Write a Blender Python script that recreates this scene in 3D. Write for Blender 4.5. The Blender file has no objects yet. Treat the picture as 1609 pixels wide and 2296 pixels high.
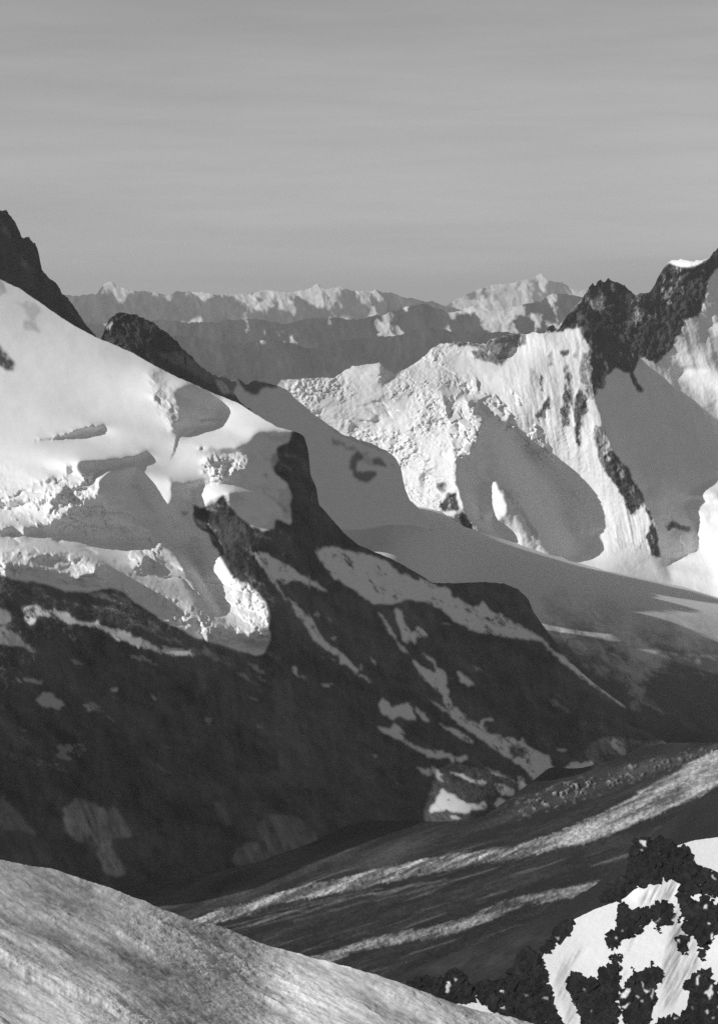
import bpy, math
import numpy as np

# ------------------------------------------------------------------ frame
# Measures on the plate: 1609 x 2295 units; FOC is the focal length in the same units.
W, H, FOC = 1609.0, 2295.0, 4977.0
CX, CY = W / 2, H / 2
PITCH = math.radians(5.46)
SUN_EL, SUN_AZ = math.radians(28), math.radians(74)      # azimuth: from behind the camera towards the left
SUN = np.array([-math.cos(SUN_EL) * math.sin(SUN_AZ), -math.cos(SUN_EL) * math.cos(SUN_AZ), math.sin(SUN_EL)])
cP, sP = math.cos(PITCH), math.sin(PITCH)
S_R, S_U, S_B = SUN[0], SUN[1] * sP + SUN[2] * cP, -(SUN[1] * cP - SUN[2] * sP)

scene = bpy.context.scene
C = scene.collection
rng = np.random.default_rng(7)


def world_pt(u, v, d):
    """Point at distance d (metres along the optical axis) seen at plate position u, v."""
    x, y = (u - CX) / FOC, -(v - CY) / FOC
    return np.stack([d * x, d * (y * sP + cP), d * (y * cP - sP)], -1)


def level_depth(v, z):
    y = -(v - CY) / FOC
    return z / np.minimum(y * cP - sP, -1e-4)


# helpers that turn measures taken on enlargements into plate measures
def crop(ox, oy, k=0.5):
    return lambda *p: [(ox + k * a, oy + k * b) for a, b in p]


A_ = crop(0, 419); B_ = crop(804.5, 502.8); C_ = crop(0, 963.7); D_ = crop(804.5, 1005.6)
E_ = crop(0, 1466.5); F_ = crop(804.5, 1550.3); G_ = crop(0, 1885.5); H_ = crop(804.5, 1801.7)
K_ = crop(335.2, 921.8, .25); J_ = crop(620.1, 804.5, .25); Q_ = crop(1206.7, 1843.6, .25)


# ------------------------------------------------------------------ numeric tools
def vnoise(x, y, seed):
    r = np.random.default_rng(seed).random((256, 256))
    xi, yi = np.floor(x).astype(int), np.floor(y).astype(int)
    fx, fy = x - xi, y - yi
    fx = fx * fx * fx * (fx * (fx * 6 - 15) + 10); fy = fy * fy * fy * (fy * (fy * 6 - 15) + 10)
    a, b = xi & 255, yi & 255
    a1, b1 = (a + 1) & 255, (b + 1) & 255
    return (r[a, b] * (1 - fx) + r[a1, b] * fx) * (1 - fy) + (r[a, b1] * (1 - fx) + r[a1, b1] * fx) * fy * 1.0 - .5


def rot(U, V, ang):
    c, s = math.cos(math.radians(ang)), math.sin(math.radians(ang))
    return U * c + V * s, -U * s + V * c          # first axis runs along the direction ang (degrees, clockwise on the plate)


def fbm(U, V, wave, octs=4, seed=1, ang=0, stretch=1, gain=.5):
    a, b = rot(U, V, ang)
    a = a / (wave * stretch) + 17.3; b = b / wave + 5.7
    s, amp, tot = 0, 1, 0
    for o in range(octs):
        s = s + amp * vnoise(a, b, seed + o); tot += amp
        a = a * 2.03 + 11.1; b = b * 2.03 + 3.3; amp *= gain
    return s * 2 / tot                             # about -1 .. 1


def ridged(U, V, wave, octs=4, seed=1, ang=0, stretch=1, gain=.55):
    a, b = rot(U, V, ang)
    a = a / (wave * stretch) + 7.3; b = b / wave + 2.7
    s, amp, tot = 0, 1, 0
    for o in range(octs):
        s = s + amp * (1 - np.abs(vnoise(a, b, seed + o)) * 4); tot += amp
        a = a * 2.1 + 5.1; b = b * 2.1 + 9.3; amp *= gain
    return s / tot


def facets(U, V, size, seed, tilt=.8):
    """Broken rock: every cell of a jittered lattice is a block with its own height and tilt."""
    r = np.random.default_rng(seed).random((128, 128, 5))
    x, y = U / size, V / size
    xi, yi = np.floor(x).astype(int), np.floor(y).astype(int)
    best = np.full(U.shape, 9e9); out = np.zeros(U.shape)
    for i in (-1, 0, 1):
        for j in (-1, 0, 1):
            c = r[(xi + i) & 127, (yi + j) & 127]
            dx, dy = x - (xi + i + c[..., 0]), y - (yi + j + c[..., 1])
            d = dx * dx + dy * dy
            h = (c[..., 2] - .5) + tilt * ((c[..., 3] - .5) * dx + (c[..., 4] - .5) * dy) * 2
            m = d < best
            best = np.where(m, d, best); out = np.where(m, h, out)
    return out


def rubble(U, V, h, ok, seed, spacing=7., sizes=(3.5, 13.), joint=28., high=6., floor=-16., tilt=1.):
    """Angular blocks: many tilted, straight-edged slabs jammed together; ok(u, v) says where a block may sit."""
    r = np.random.default_rng(seed)
    out = np.full(U.shape, floor)
    u0, v0 = U[0, 0], V[0, 0]
    gu, gv = np.meshgrid(np.arange(U.min(), U.max(), spacing), np.arange(V.min(), V.max(), spacing))
    cu = (gu + r.uniform(-.5, .5, gu.shape) * spacing).ravel(); cv = (gv + r.uniform(-.5, .5, gu.shape) * spacing).ravel()
    good = ok(cu, cv); cu, cv = cu[good > 0], cv[good > 0]; w = good[good > 0]
    for x, y, q in zip(cu, cv, w):
        a = math.radians(joint + r.normal(0, 16) + (90 if r.random() < .25 else 0))
        sz = sizes[0] + (sizes[1] - sizes[0]) * r.random() ** 2.2 * (.35 + .65 * q)
        asp = r.uniform(1, 2.1)
        R = sz * 1.5
        j0, j1 = max(int((x - R - u0) / h), 0), min(int((x + R - u0) / h) + 2, U.shape[1])
        i0, i1 = max(int((y - R - v0) / h), 0), min(int((y + R - v0) / h) + 2, U.shape[0])
        if i1 <= i0 or j1 <= j0:
            continue
        du, dv = U[i0:i1, j0:j1] - x, V[i0:i1, j0:j1] - y
        c, sn = math.cos(a), math.sin(a)
        p, t = du * c + dv * sn, -du * sn + dv * c
        k1, k2 = r.uniform(-.35, .35, 2)
        m = (np.abs(p + k1 * t) < sz) & (np.abs(t + k2 * p) < sz / asp) & (p + t < sz * r.uniform(.75, 1.3))
        top = high * (r.uniform(-.2, 1) + .5 * q) + (p * r.uniform(-.5, .5) + t * r.uniform(-.5, .5)) * tilt + sz * .25 * tilt
        sub = out[i0:i1, j0:j1]
        np.maximum(sub, np.where(m, top, floor), out=sub)
    return out


def cracks(U, V, wave, seed, ang=0, stretch=3, width=.05):
    n = fbm(U, V, wave, 3, seed, ang=ang, stretch=stretch, gain=.5)
    return np.exp(-(n / width) ** 2)


def inside(poly, U, V):
    p = np.asarray(poly, float)
    res = np.zeros(U.shape, bool)
    lo, hi = p.min(0), p.max(0)
    box = (U >= lo[0]) & (U <= hi[0]) & (V >= lo[1]) & (V <= hi[1])
    if not box.any():
        return res
    u, v = U[box], V[box]
    r = np.zeros(u.shape, bool)
    q = np.roll(p, -1, 0)
    for (x0, y0), (x1, y1) in zip(p, q):
        if y0 == y1:
            continue
        c = ((y0 > v) != (y1 > v)) & (u < (x1 - x0) * (v - y0) / (y1 - y0) + x0)
        r ^= c
    res[box] = r
    return res


def blur(a, n):
    a = np.asarray(a, float)
    n = int(n)
    if n < 1:
        return a
    for _ in range(2):
        for ax in (0, 1):
            k = 2 * n + 1
            pad = [(0, 0), (0, 0)]; pad[ax] = (n + 1, n)
            c = np.cumsum(np.pad(a, pad, mode='edge'), axis=ax)
            a = (np.take(c, range(k, c.shape[ax]), ax) - np.take(c, range(0, c.shape[ax] - k), ax)) / k
    return a


def line_dist(pts, U, V):
    best = np.full(U.shape, 1e9)
    for (x0, y0), (x1, y1) in zip(pts[:-1], pts[1:]):
        dx, dy = x1 - x0, y1 - y0
        t = np.clip(((U - x0) * dx + (V - y0) * dy) / (dx * dx + dy * dy + 1e-9), 0, 1)
        best = np.minimum(best, np.hypot(U - x0 - t * dx, V - y0 - t * dy))
    return best


def plate_spline(pts):
    p = np.asarray(pts, float)
    x = p[:, :2] / 1000; q = 1000 / p[:, 2]
    n = len(p)
    phi = lambda r2: .5 * r2 * np.log(r2 + 1e-12)
    r2 = ((x[:, None] - x[None]) ** 2).sum(-1)
    M = np.zeros((n + 3, n + 3)); M[:n, :n] = phi(r2) + 2e-3 * np.eye(n)
    M[:n, n] = 1; M[:n, n + 1:] = x; M[n, :n] = 1; M[n + 1:, :n] = x.T
    w = np.linalg.solve(M, np.r_[q, 0, 0, 0])

    def f(U, V):
        a, b = U / 1000, V / 1000
        s = w[n] + w[n + 1] * a + w[n + 2] * b
        for i in range(n):
            s = s + w[i] * phi((a - x[i, 0]) ** 2 + (b - x[i, 1]) ** 2)
        return 1000 / np.clip(s, 1000 / (p[:, 2].max() * 1.6), 1000 / (p[:, 2].min() * .5))
    return f


KM = math.hypot(S_R, S_U)
M_DIR = (-S_R / KM, S_U / KM)                       # direction (on the plate) along which a rising surface turns to the sun


def slope_for2(T, p):
    """Slope along the light that gives brightness T when the slope across it is p."""
    lo, hi = np.full(T.shape, -2.6), np.full(T.shape, 1.9)
    for _ in range(22):
        mid = (lo + hi) / 2
        up = (mid * KM + S_B) / np.sqrt(1 + mid * mid + p * p) < T
        lo, hi = np.where(up, mid, lo), np.where(up, hi, mid)
    return (lo + hi) / 2


class Sheet:
    """A raster over part of the plate that holds depth, relief, albedo and part ids of one piece of terrain."""

    def __init__(s, u0, u1, v0, v1, h):
        s.h = h; s.u0, s.v0 = u0, v0
        s.u = np.arange(u0, u1 + h, h); s.v = np.arange(v0, v1 + h, h)
        s.V, s.U = np.meshgrid(s.v, s.u, indexing='ij')
        s.relief = np.zeros(s.U.shape); s.alb = np.full(s.U.shape, .05); s.part = np.zeros(s.U.shape, int)
        s.snow = np.zeros(s.U.shape)

    def warp(s, amp, wave, seed=3, octs=4):
        return (s.U + amp * fbm(s.U, s.V, wave, octs, seed, gain=.65), s.V + amp * fbm(s.U, s.V, wave, octs, seed + 50, gain=.65))

    def mask(s, poly, wp=None, soft=0):
        U, V = wp if wp is not None else (s.U, s.V)
        m = inside(poly, U, V)
        return blur(m, soft) if soft else m

    def shape_light(s, T, lam=900, eps=.05, passes=2, coarse=4, hold=(), focus=1.0):
        """Relief whose slopes turn the surface to or from the sun as T asks (shape from shading)."""
        base = -FOC * np.log(s.D)
        add = np.zeros(s.U.shape)
        ny, nx = s.U.shape
        q = coarse; hy, hx = ny // q, nx // q
        for _i in range(passes):
            gv, gu = np.gradient(base + blur(add, 2), s.h)
            p = blur(-gu * M_DIR[1] + gv * M_DIR[0], 3)
            want = slope_for2(T, p)
            gv, gu = np.gradient(base, s.h)
            g = (want - (gu * M_DIR[0] + gv * M_DIR[1])) * focus
            # large forms: conjugate gradients on a coarse lattice with free borders
            gc = g[:hy * q, :hx * q].reshape(hy, q, hx, q).mean((1, 3))
            H = s.h * q
            gc = (gc[:-1, :-1] + gc[1:, :-1] + gc[:-1, 1:] + gc[1:, 1:]) / 4

            def grad(r):
                a_, b_, c_, d_ = r[:-1, :-1], r[:-1, 1:], r[1:, :-1], r[1:, 1:]
                x_, y_ = (b_ - a_ + d_ - c_) / (2 * H), (c_ - a_ + d_ - b_) / (2 * H)
                return x_ * M_DIR[0] + y_ * M_DIR[1], -x_ * M_DIR[1] + y_ * M_DIR[0]

            def adj(m_, p_):
                x_, y_ = (m_ * M_DIR[0] - p_ * M_DIR[1]) / (2 * H), (m_ * M_DIR[1] + p_ * M_DIR[0]) / (2 * H)
                o = np.zeros((hy, hx))
                o[:-1, :-1] -= x_ + y_; o[:-1, 1:] += x_ - y_; o[1:, :-1] += y_ - x_; o[1:, 1:] += x_ + y_
                return o

            Wt = np.zeros((hy, hx)); tg = np.zeros((hy, hx))
            for (au, av, ar, aw) in hold:
                i_, j_ = int((av - s.v0) / H), int((au - s.u0) / H)
                if 0 <= i_ < hy and 0 <= j_ < hx:
                    Wt[i_, j_] = aw / H ** 2; tg[i_, j_] = ar

            def op(r):
                m_, p_ = grad(r)
                o = adj(m_, eps * p_) + r / (lam * 4) ** 2 + Wt * r
                chk = np.zeros_like(r)
                t = (r[:-1, :-1] - r[:-1, 1:] - r[1:, :-1] + r[1:, 1:]) * (.05 / H ** 2)
                chk[:-1, :-1] += t; chk[:-1, 1:] -= t; chk[1:, :-1] -= t; chk[1:, 1:] += t
                return o + chk
            r = np.zeros((hy, hx)); res = adj(gc, 0 * gc) + Wt * tg; d = res.copy(); rs = (res * res).sum()
            for _k in range(700):
                Ad = op(d); al = rs / max((d * Ad).sum(), 1e-30)
                r += al * d; res -= al * Ad; rn = (res * res).sum()
                if rn < 1e-9 * (gc * gc).sum() / H ** 2:
                    break
                d = res + rn / rs * d; rs = rn
            yy = np.clip((np.arange(ny) - (q - 1) / 2) / q, 0, hy - 1.001); xx = np.clip((np.arange(nx) - (q - 1) / 2) / q, 0, hx - 1.001)
            i, j = yy.astype(int)[:, None], xx.astype(int)[None]
            fy, fx = yy[:, None] - i, xx[None] - j
            big = blur((r[i, j] * (1 - fx) + r[i, j + 1] * fx) * (1 - fy) + (r[i + 1, j] * (1 - fx) + r[i + 1, j + 1] * fx) * fy, q // 2)
            # fine forms: what is left, by Fourier
            bv, bu = np.gradient(big, s.h)
            left = g - (bu * M_DIR[0] + bv * M_DIR[1])
            pad = 60
            w = np.ones(s.U.shape); w[:6] = w[-6:] = 0; w[:, :6] = w[:, -6:] = 0
            gp = np.pad(left * w, pad)
            ku = 2 * np.pi * np.fft.fftfreq(gp.shape[1], s.h)[None]; kv = 2 * np.pi * np.fft.fftfreq(gp.shape[0], s.h)[:, None]
            km = ku * M_DIR[0] + kv * M_DIR[1]; kp = -ku * M_DIR[1] + kv * M_DIR[0]
            f = np.fft.ifft2(-1j * km * np.fft.fft2(gp) / (km * km + eps * kp * kp + 1 / 60 ** 2)).real[pad:-pad, pad:-pad]
            add = big + f
        s.relief += add if len(hold) else add - add.mean()

    def anchor(s, pts, keep=1.0, where=None):
        """Bend the relief smoothly so that it vanishes at these places (where the piece meets its neighbours)."""
        p = np.array([q_[:2] for q_ in pts], float)
        r = s.sample(blur(s.relief, 6), p[:, 0], p[:, 1]) * keep * np.array([q_[2] if len(q_) > 2 else 1. for q_ in pts])
        x = p / 1000; n = len(p)
        dist = lambda a, b: np.sqrt((a[..., None] - x[:, 0]) ** 2 + (b[..., None] - x[:, 1]) ** 2 + 1e-4)
        M = np.zeros((n + 1, n + 1)); M[:n, :n] = dist(x[:, 0], x[:, 1]) ; M[:n, n] = 1; M[n, :n] = 1
        w = np.linalg.solve(M, np.r_[r, 0])
        out = np.full(s.U.shape, w[n])
        for i in range(n):
            out += w[i] * np.sqrt((s.U / 1000 - x[i, 0]) ** 2 + (s.V / 1000 - x[i, 1]) ** 2 + 1e-4)
        if where is not None:
            wt, (cu, cv), more = where
            out = out * wt + (s.sample(blur(s.relief, 6), np.array([float(cu)]), np.array([float(cv)]))[0] - more) * (1 - wt)
        s.relief -= out

    def sample(s, a, U, V):
        x = np.clip((U - s.u0) / s.h, 0, len(s.u) - 1.001); y = np.clip((V - s.v0) / s.h, 0, len(s.v) - 1.001)
        i, j = np.floor(y).astype(int), np.floor(x).astype(int)
        fy, fx = y - i, x - j
        return (a[i, j] * (1 - fx) + a[i, j + 1] * fx) * (1 - fy) + (a[i + 1, j] * (1 - fx) + a[i + 1, j + 1] * fx) * fy

    def nearest(s, a, U, V):
        x = np.clip(np.rint((U - s.u0) / s.h).astype(int), 0, len(s.u) - 1)
        y = np.clip(np.rint((V - s.v0) / s.h).astype(int), 0, len(s.v) - 1)
        return a[y, x]


# ------------------------------------------------------------------ materials (neutral: the place as black and white film saw it)
def new_mat(name):
    m = bpy.data.materials.new(name); m.use_nodes = True
    nt = m.node_tree
    return m, nt, nt.nodes['Principled BSDF']


def terrain_mat(name, metres, rough=.9, bump=.3, vary=.25, spec=.2):
    """Albedo comes from the point attribute 'alb' (rock, snow, debris or ice); metres = size of the finest grain."""
    m, nt, b = new_mat(name)
    at = nt.nodes.new('ShaderNodeAttribute'); at.attribute_name = 'alb'
    tc = nt.nodes.new('ShaderNodeTexCoord')
    n1 = nt.nodes.new('ShaderNodeTexNoise'); n1.inputs['Scale'].default_value = 1 / (metres * 3); n1.inputs['Detail'].default_value = 6
    n1.inputs['Roughness'].default_value = .65
    nt.links.new(tc.outputs['Object'], n1.inputs['Vector'])
    mr = nt.nodes.new('ShaderNodeMapRange')
    mr.inputs['From Min'].default_value = .25; mr.inputs['From Max'].default_value = .75
    mr.inputs['To Min'].default_value = 1 - vary; mr.inputs['To Max'].default_value = 1 + vary * .6
    nt.links.new(n1.outputs['Fac'], mr.inputs['Value'])
    mu = nt.nodes.new('ShaderNodeMath'); mu.operation = 'MULTIPLY'; mu.use_clamp = True
    nt.links.new(at.outputs['Fac'], mu.inputs[0]); nt.links.new(mr.outputs['Result'], mu.inputs[1])
    cc = nt.nodes.new('ShaderNodeCombineColor')
    for k in range(3):
        nt.links.new(mu.outputs[0], cc.inputs[k])
    nt.links.new(cc.outputs[0], b.inputs['Base Color'])
    b.inputs['Roughness'].default_value = rough; b.inputs['Specular IOR Level'].default_value = spec
    if bump:
        n2 = nt.nodes.new('ShaderNodeTexNoise'); n2.inputs['Scale'].default_value = 1 / metres; n2.inputs['Detail'].default_value = 5
        nt.links.new(tc.outputs['Object'], n2.inputs['Vector'])
        bp = nt.nodes.new('ShaderNodeBump'); bp.inputs['Strength'].default_value = bump; bp.inputs['Distance'].default_value = metres * .8
        nt.links.new(n2.outputs['Fac'], bp.inputs['Height']); nt.links.new(bp.outputs['Normal'], b.inputs['Normal'])
    return m


# ------------------------------------------------------------------ objects
def tag(o, label=None, cat=None, group=None, kind=None):
    for k, x in (('label', label), ('category', cat), ('group', group), ('kind', kind)):
        if x:
            o[k] = x
    return o


def empty(name, loc):
    o = bpy.data.objects.new(name, None); C.objects.link(o); o.location = loc
    o.empty_display_size = 5
    return o


def link_mesh(name, P, faces, alb, mat, parent=None, smooth=True, origin=None):
    used, inv = np.unique(faces, return_inverse=True)
    P = P[used]; alb = alb[used]; faces = inv.reshape(faces.shape).astype(np.int32)
    if origin is None:
        origin = parent.location if parent else (float(P[:, 0].mean()), float(P[:, 1].mean()), float(P[:, 2].min()))
    o0 = np.array(origin, float)
    me = bpy.data.meshes.new(name)
    n, k = faces.shape
    me.vertices.add(len(P)); me.vertices.foreach_set('co', (P - o0).astype(np.float32).ravel())
    me.loops.add(n * k); me.loops.foreach_set('vertex_index', faces.ravel())
    me.polygons.add(n); me.polygons.foreach_set('loop_start', np.arange(0, n * k, k, dtype=np.int32))
    me.polygons.foreach_set('use_smooth', np.full(n, smooth))
    at = me.attributes.new('alb', 'FLOAT', 'POINT'); at.data.foreach_set('value', alb.astype(np.float32))
    me.update(calc_edges=True)
    me.materials.append(mat)
    o = bpy.data.objects.new(name, me); C.objects.link(o)
    if parent:
        o.parent = parent
    else:
        o.location = origin
    return o


def curtain(s, top, bot, jitter=((0, 10),), back=((.004, .0015), (.015, .011), (.05, .045), (.13, .12)), zn=None, seed=5):
    """World points of a terrain piece: rows run from its skyline (top) to its hidden foot (bot) and over the far side."""
    tp, bp_ = np.array(top, float), np.array(bot, float)
    u = s.u
    t = np.interp(u, tp[:, 0], tp[:, 1])
    for i, (amp, wave) in enumerate(jitter):
        if amp:
            t = t + amp * fbm(u, u * 0 + 31, wave, 4, seed + i, gain=.6)
    b = np.maximum(np.interp(u, bp_[:, 0], bp_[:, 1]), t + 6)
    n = int(np.ceil((b - t).max() / s.h)) + 1
    tt = np.linspace(0, 1, n)[:, None]
    V = t[None] + tt * (b - t)[None]
    U = np.broadcast_to(u[None], V.shape)
    D = s.sample(s.D, U, V) * (1 - s.sample(s.relief, U, V) / FOC)
    P = world_pt(U, V, D)
    alb = s.sample(s.alb, U, V)
    if zn is not None:
        P[..., 2] += s.sample(zn, U, V)
    rows, ra = [], []
    for dist, drop in back[::-1]:
        q = P[0].copy()
        dd = D[0].mean()
        q[:, 1] += dist * dd; q[:, 0] += dist * dd * q[:, 0] / np.maximum(q[:, 1], 1); q[:, 2] -= drop * dd
        rows.append(q); ra.append(alb[0])
    nb = len(rows)
    if nb:
        P = np.concatenate([np.stack(rows), P]); alb = np.concatenate([np.stack(ra), alb])
        V = np.concatenate([np.repeat(V[:1], nb, 0), V]); U = np.concatenate([np.repeat(U[:1], nb, 0), U])
    R, Cc = V.shape
    idx = np.arange(R * Cc).reshape(R, Cc)
    F = np.stack([idx[:-1, :-1], idx[1:, :-1], idx[1:, 1:], idx[:-1, 1:]], -1).reshape(-1, 4)
    fu = (U[:-1, :-1] + U[1:, 1:]) / 2; fv = (V[:-1, :-1] + V[1:, 1:]) / 2
    ids = s.nearest(s.part, fu, fv).ravel()
    return P.reshape(-1, 3), F, alb.ravel(), ids


def solid(name, s, mat, label, cat, **kw):
    P, F, a, ids = curtain(s, **kw)
    o = link_mesh(name, P, F, a, mat)
    return tag(o, label, cat, kind='structure')


def split(name, s, mats, names, label, cat, part_labels={}, **kw):
    P, F, a, ids = curtain(s, **kw)
    root = empty(name, (float(P[:, 0].mean()), float(P[:, 1].mean()), float(P[:, 2].min())))
    tag(root, label, cat, kind='structure')
    for i, nm in names.items():
        sel = ids == i
        if sel.sum() < 3:
            continue
        o = link_mesh(nm, P, F[sel], a, mats.get(nm, mats['*']), root)
        if i in part_labels:
            o['label'] = part_labels[i]
    return root


ROCK = .065
SNOW = .86

# ------------------------------------------------------------------ far ranges
m_far = terrain_mat('far_range', 120, vary=.3, bump=0)


def far_range(name, label, depth, top, bot, snow_line, seed, amp=34, cover=.5, base_alb=.06, jit=((6, 45), (4, 16), (2, 6))):
    s = Sheet(-40, 1650, min(p[1] for p in top) - 20, max(p[1] for p in bot) + 10, 2.4)
    s.D = depth * (1 + (max(p[1] for p in bot) - s.V) / 4000 * 1.4)
    wu, wv = s.warp(10, 40, seed)
    s.relief = amp * (ridged(wu, wv, 90, 5, seed, ang=70, stretch=1.3)) * .55 + 3 * fbm(s.U, s.V, 14, 3, seed + 9)
    n = fbm(wu, wv, 55, 5, seed + 20, ang=65, stretch=1.6, gain=.6)
    sl = np.interp(s.U, [p[0] for p in snow_line], [p[1] for p in snow_line])
    k = np.clip((sl - s.V) / 40, -1, 1) * .4 + n * 2.3 + cover - .5
    s.snow = np.clip(k * 3.5, 0, 1)
    s.alb = base_alb * np.clip(1 + .7 * fbm(wu, wv, 70, 5, seed + 30, ang=60, stretch=1.5, gain=.6), .3, 2) * (1 - s.snow) + .8 * s.snow
    return solid(name, s, m_far, label, 'mountain range', top=top, bot=bot, jitter=jit, seed=seed)


far_range('mountain_range', 'pale snowy massif rising highest on the far skyline beside the jagged rock peak', 52000,
          [(-40, 700), (980, 700), (1020, 672), (1060, 652), (1100, 640), (1150, 634), (1190, 626), (1212, 612), (1230, 628), (1260, 638), (1300, 650), (1400, 668), (1650, 690)],
          [(-40, 760), (1650, 760)], [(-40, 600), (980, 640), (1050, 690), (1300, 700), (1650, 690)], 101, cover=.75, amp=26, base_alb=.13)
far_range('mountain_range', 'hazy chain of small snow streaked peaks along the far horizon', 43000,
          [(-40, 655), (120, 662), (160, 662), (215, 662), (232, 640), (250, 630), (268, 640), (290, 654), (350, 654), (375, 660), (430, 652), (480, 660),
           (560, 656), (600, 648), (650, 656), (690, 648), (712, 636), (730, 646), (765, 640), (785, 650), (850, 652), (900, 664), (960, 676), (1020, 690), (1100, 706), (1650, 720)],
          [(-40, 790), (1650, 790)], [(-40, 650), (180, 650), (230, 690), (290, 690), (330, 660), (375, 700), (420, 660), (560, 675), (700, 690), (800, 690), (900, 660), (1000, 640), (1650, 640)],
          131, cover=.46, amp=34, base_alb=.10)
far_range('mountain_range', 'dark hazy hills in front of the far horizon peaks', 30000,
          [(-40, 715), (150, 722), (300, 728), (360, 716), (430, 724), (560, 716), (640, 724), (720, 712), (800, 716), (860, 703), (905, 690), (940, 678), (965, 686), (1000, 700), (1030, 694), (1060, 690), (1100, 700),
           (1150, 692), (1200, 676), (1235, 662), (1270, 660), (1300, 664), (1400, 680), (1650, 700)],
          [(-40, 830), (1650, 830)], [(-40, 640), (900, 640), (1040, 690), (1120, 735), (1250, 715), (1300, 690), (1650, 680)], 161, cover=.36, amp=28)
far_range('mountain_range', 'low dark wooded foothills under the far ranges', 24000,
          [(-40, 755), (200, 765), (400, 752), (520, 772), (600, 758), (700, 778), (800, 756), (900, 750), (960, 730), (985, 738), (1050, 744), (1150, 748), (1250, 735), (1650, 720)],
          [(-40, 960), (1650, 960)], [(-40, 560), (1650, 560)], 191, cover=-.5, amp=20, base_alb=.055)

# ------------------------------------------------------------------ dark peak and knob behind the snow dome
m_rock_far = terrain_mat('dark_rock', 14, vary=.45, bump=.6)
m_snow_far = terrain_mat('mountain_snow', 9, rough=.75, vary=.04, bump=.03)


def rock_peak(name, label, u0, u1, v0, v1, pts, top, bot, seed, deep=1.0, snow=(), jit=((8, 50), (9, 20), (6, 8)), back=((.03, .005), (.10, .014), (.15, .022), (.22, .14))):
    s = Sheet(u0, u1, v0, v1, 1.9)
    s.D = plate_spline([(a, b, d * deep) for a, b, d in pts])(s.U, s.V)
    wu, wv = s.warp(9, 40, seed)
    s.relief = 22 * ridged(wu, wv, 80, 5, seed, ang=60, stretch=1.8) + 7 * facets(wu, wv, 16, seed, 1.2) + 3 * facets(s.U, s.V, 7, seed + 1)
    s.alb[:] = ROCK * .75 * (1 + .5 * fbm(s.U, s.V, 24, 4, seed + 4))
    for poly, k in snow:
        m = blur(inside(poly, *s.warp(6, 10, seed + 7)), 1) * k
        s.alb = s.alb * (1 - m) + SNOW * m
    return solid(name, s, m_rock_far, label, 'mountain', top=top, bot=bot, jitter=jit, seed=seed, back=back)


rock_peak('mountain', 'black craggy rock ridge rising at the left edge behind the bright snow dome', -1100, 240, 20, 860,
          [(-900, 300, 5000), (-300, 420, 5100), (0, 480, 5150), (100, 640, 5200), (215, 750, 5250), (0, 800, 5000), (-300, 800, 4900), (-900, 800, 4700), (230, 860, 5150)],
          [(-1100, 260), (-700, 270), (-400, 330), (-200, 400), (-60, 440), (-10, 462), (5, 474), (25, 482), (40, 505), (50, 530), (62, 536), (80, 548), (88, 575), (95, 608), (110, 622), (130, 640), (150, 668), (175, 700), (200, 733), (216, 755), (230, 790), (240, 820)],
          [(-1100, 850), (240, 850)], 211, deep=1.13, back=((.02, .005), (.06, .05), (.16, .14)), snow=[(A_((0, 150), (40, 190), (60, 240), (30, 220)), .12), (A_((80, 310), (130, 340), (130, 380), (90, 350)), .12)])
rock_peak('mountain', 'dark rounded rock knob with a little snow rising behind the snow dome', 215, 640, 660, 1020,
          [(230, 750, 5250), (270, 700, 5300), (400, 780, 5350), (480, 850, 5500), (560, 900, 5700), (640, 960, 5900), (300, 800, 5150), (400, 900, 5200), (560, 1000, 5500)],
          [(215, 790), (229, 756), (238, 730), (246, 714), (262, 700), (290, 701), (318, 708), (345, 722), (370, 742), (395, 764), (412, 782), (428, 800), (450, 822), (470, 836), (482, 842), (500, 852), (515, 866), (528, 884), (545, 905), (640, 990)],
          [(215, 900), (420, 930), (640, 1015)], 241, deep=1.0,
          snow=[(A_((480, 610), (510, 600), (500, 640), (475, 650)), .55), (A_((640, 590), (670, 610), (655, 640)), .25),
                (A_((700, 750), (820, 740), (900, 800), (960, 830), (980, 880), (940, 880), (860, 830), (760, 780)), .16),
                (A_((960, 860), (1010, 880), (1060, 930), (1000, 930), (980, 890)), .5)], jit=((4, 40), (6, 16), (4, 7)), back=((.004, .002), (.03, .02), (.08, .08), (.16, .2)))

# ------------------------------------------------------------------ shaded snow ridge left of the saddle
s = Sheet(440, 960, 830, 1240, 1.9)
s.D = plate_spline([(480, 850, 6100), (560, 860, 6100), (640, 870, 6050), (700, 927, 6000), (800, 985, 5950), (900, 1050, 5900), (912, 1090, 5880), (850, 1130, 5790), (750, 1120, 5740), (600, 1050, 5720),
                    (650, 1215, 5600), (850, 1215, 5740), (950, 1195, 5950)])(s.U, s.V)
wp = s.warp(7, 14, 5)
rk = np.zeros(s.U.shape)
for p, k in ((J_((640, 990), (650, 920), (690, 850), (720, 810), (780, 850), (770, 900), (720, 930), (700, 1000), (760, 1010), (850, 1000), (900, 1010), (880, 1060), (800, 1110), (740, 1100), (690, 1060), (670, 1000)), .85),
             (J_((840, 940), (870, 880), (940, 890), (990, 950), (980, 970), (850, 950)), .8), (J_((1010, 940), (1060, 950), (1050, 975)), .6),
             (J_((470, 690), (560, 740), (650, 790), (720, 800), (690, 830), (600, 790), (500, 760)), .55),
             (A_((1060, 850), (1180, 870), (1265, 872), (1250, 895), (1190, 905), (1150, 930), (1090, 910)), .95), (A_((940, 840), (1040, 850), (1060, 880), (1030, 960), (960, 930)), .8), (J_((730, 840), (800, 830), (860, 900), (830, 950), (760, 930)), .3),
             (J_((480, 600), (700, 690), (860, 760), (1000, 820), (1000, 850), (850, 800), (700, 740), (560, 680)), .28)):
    rk = np.maximum(rk, blur(inside(p, *wp), 1) * k)
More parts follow.
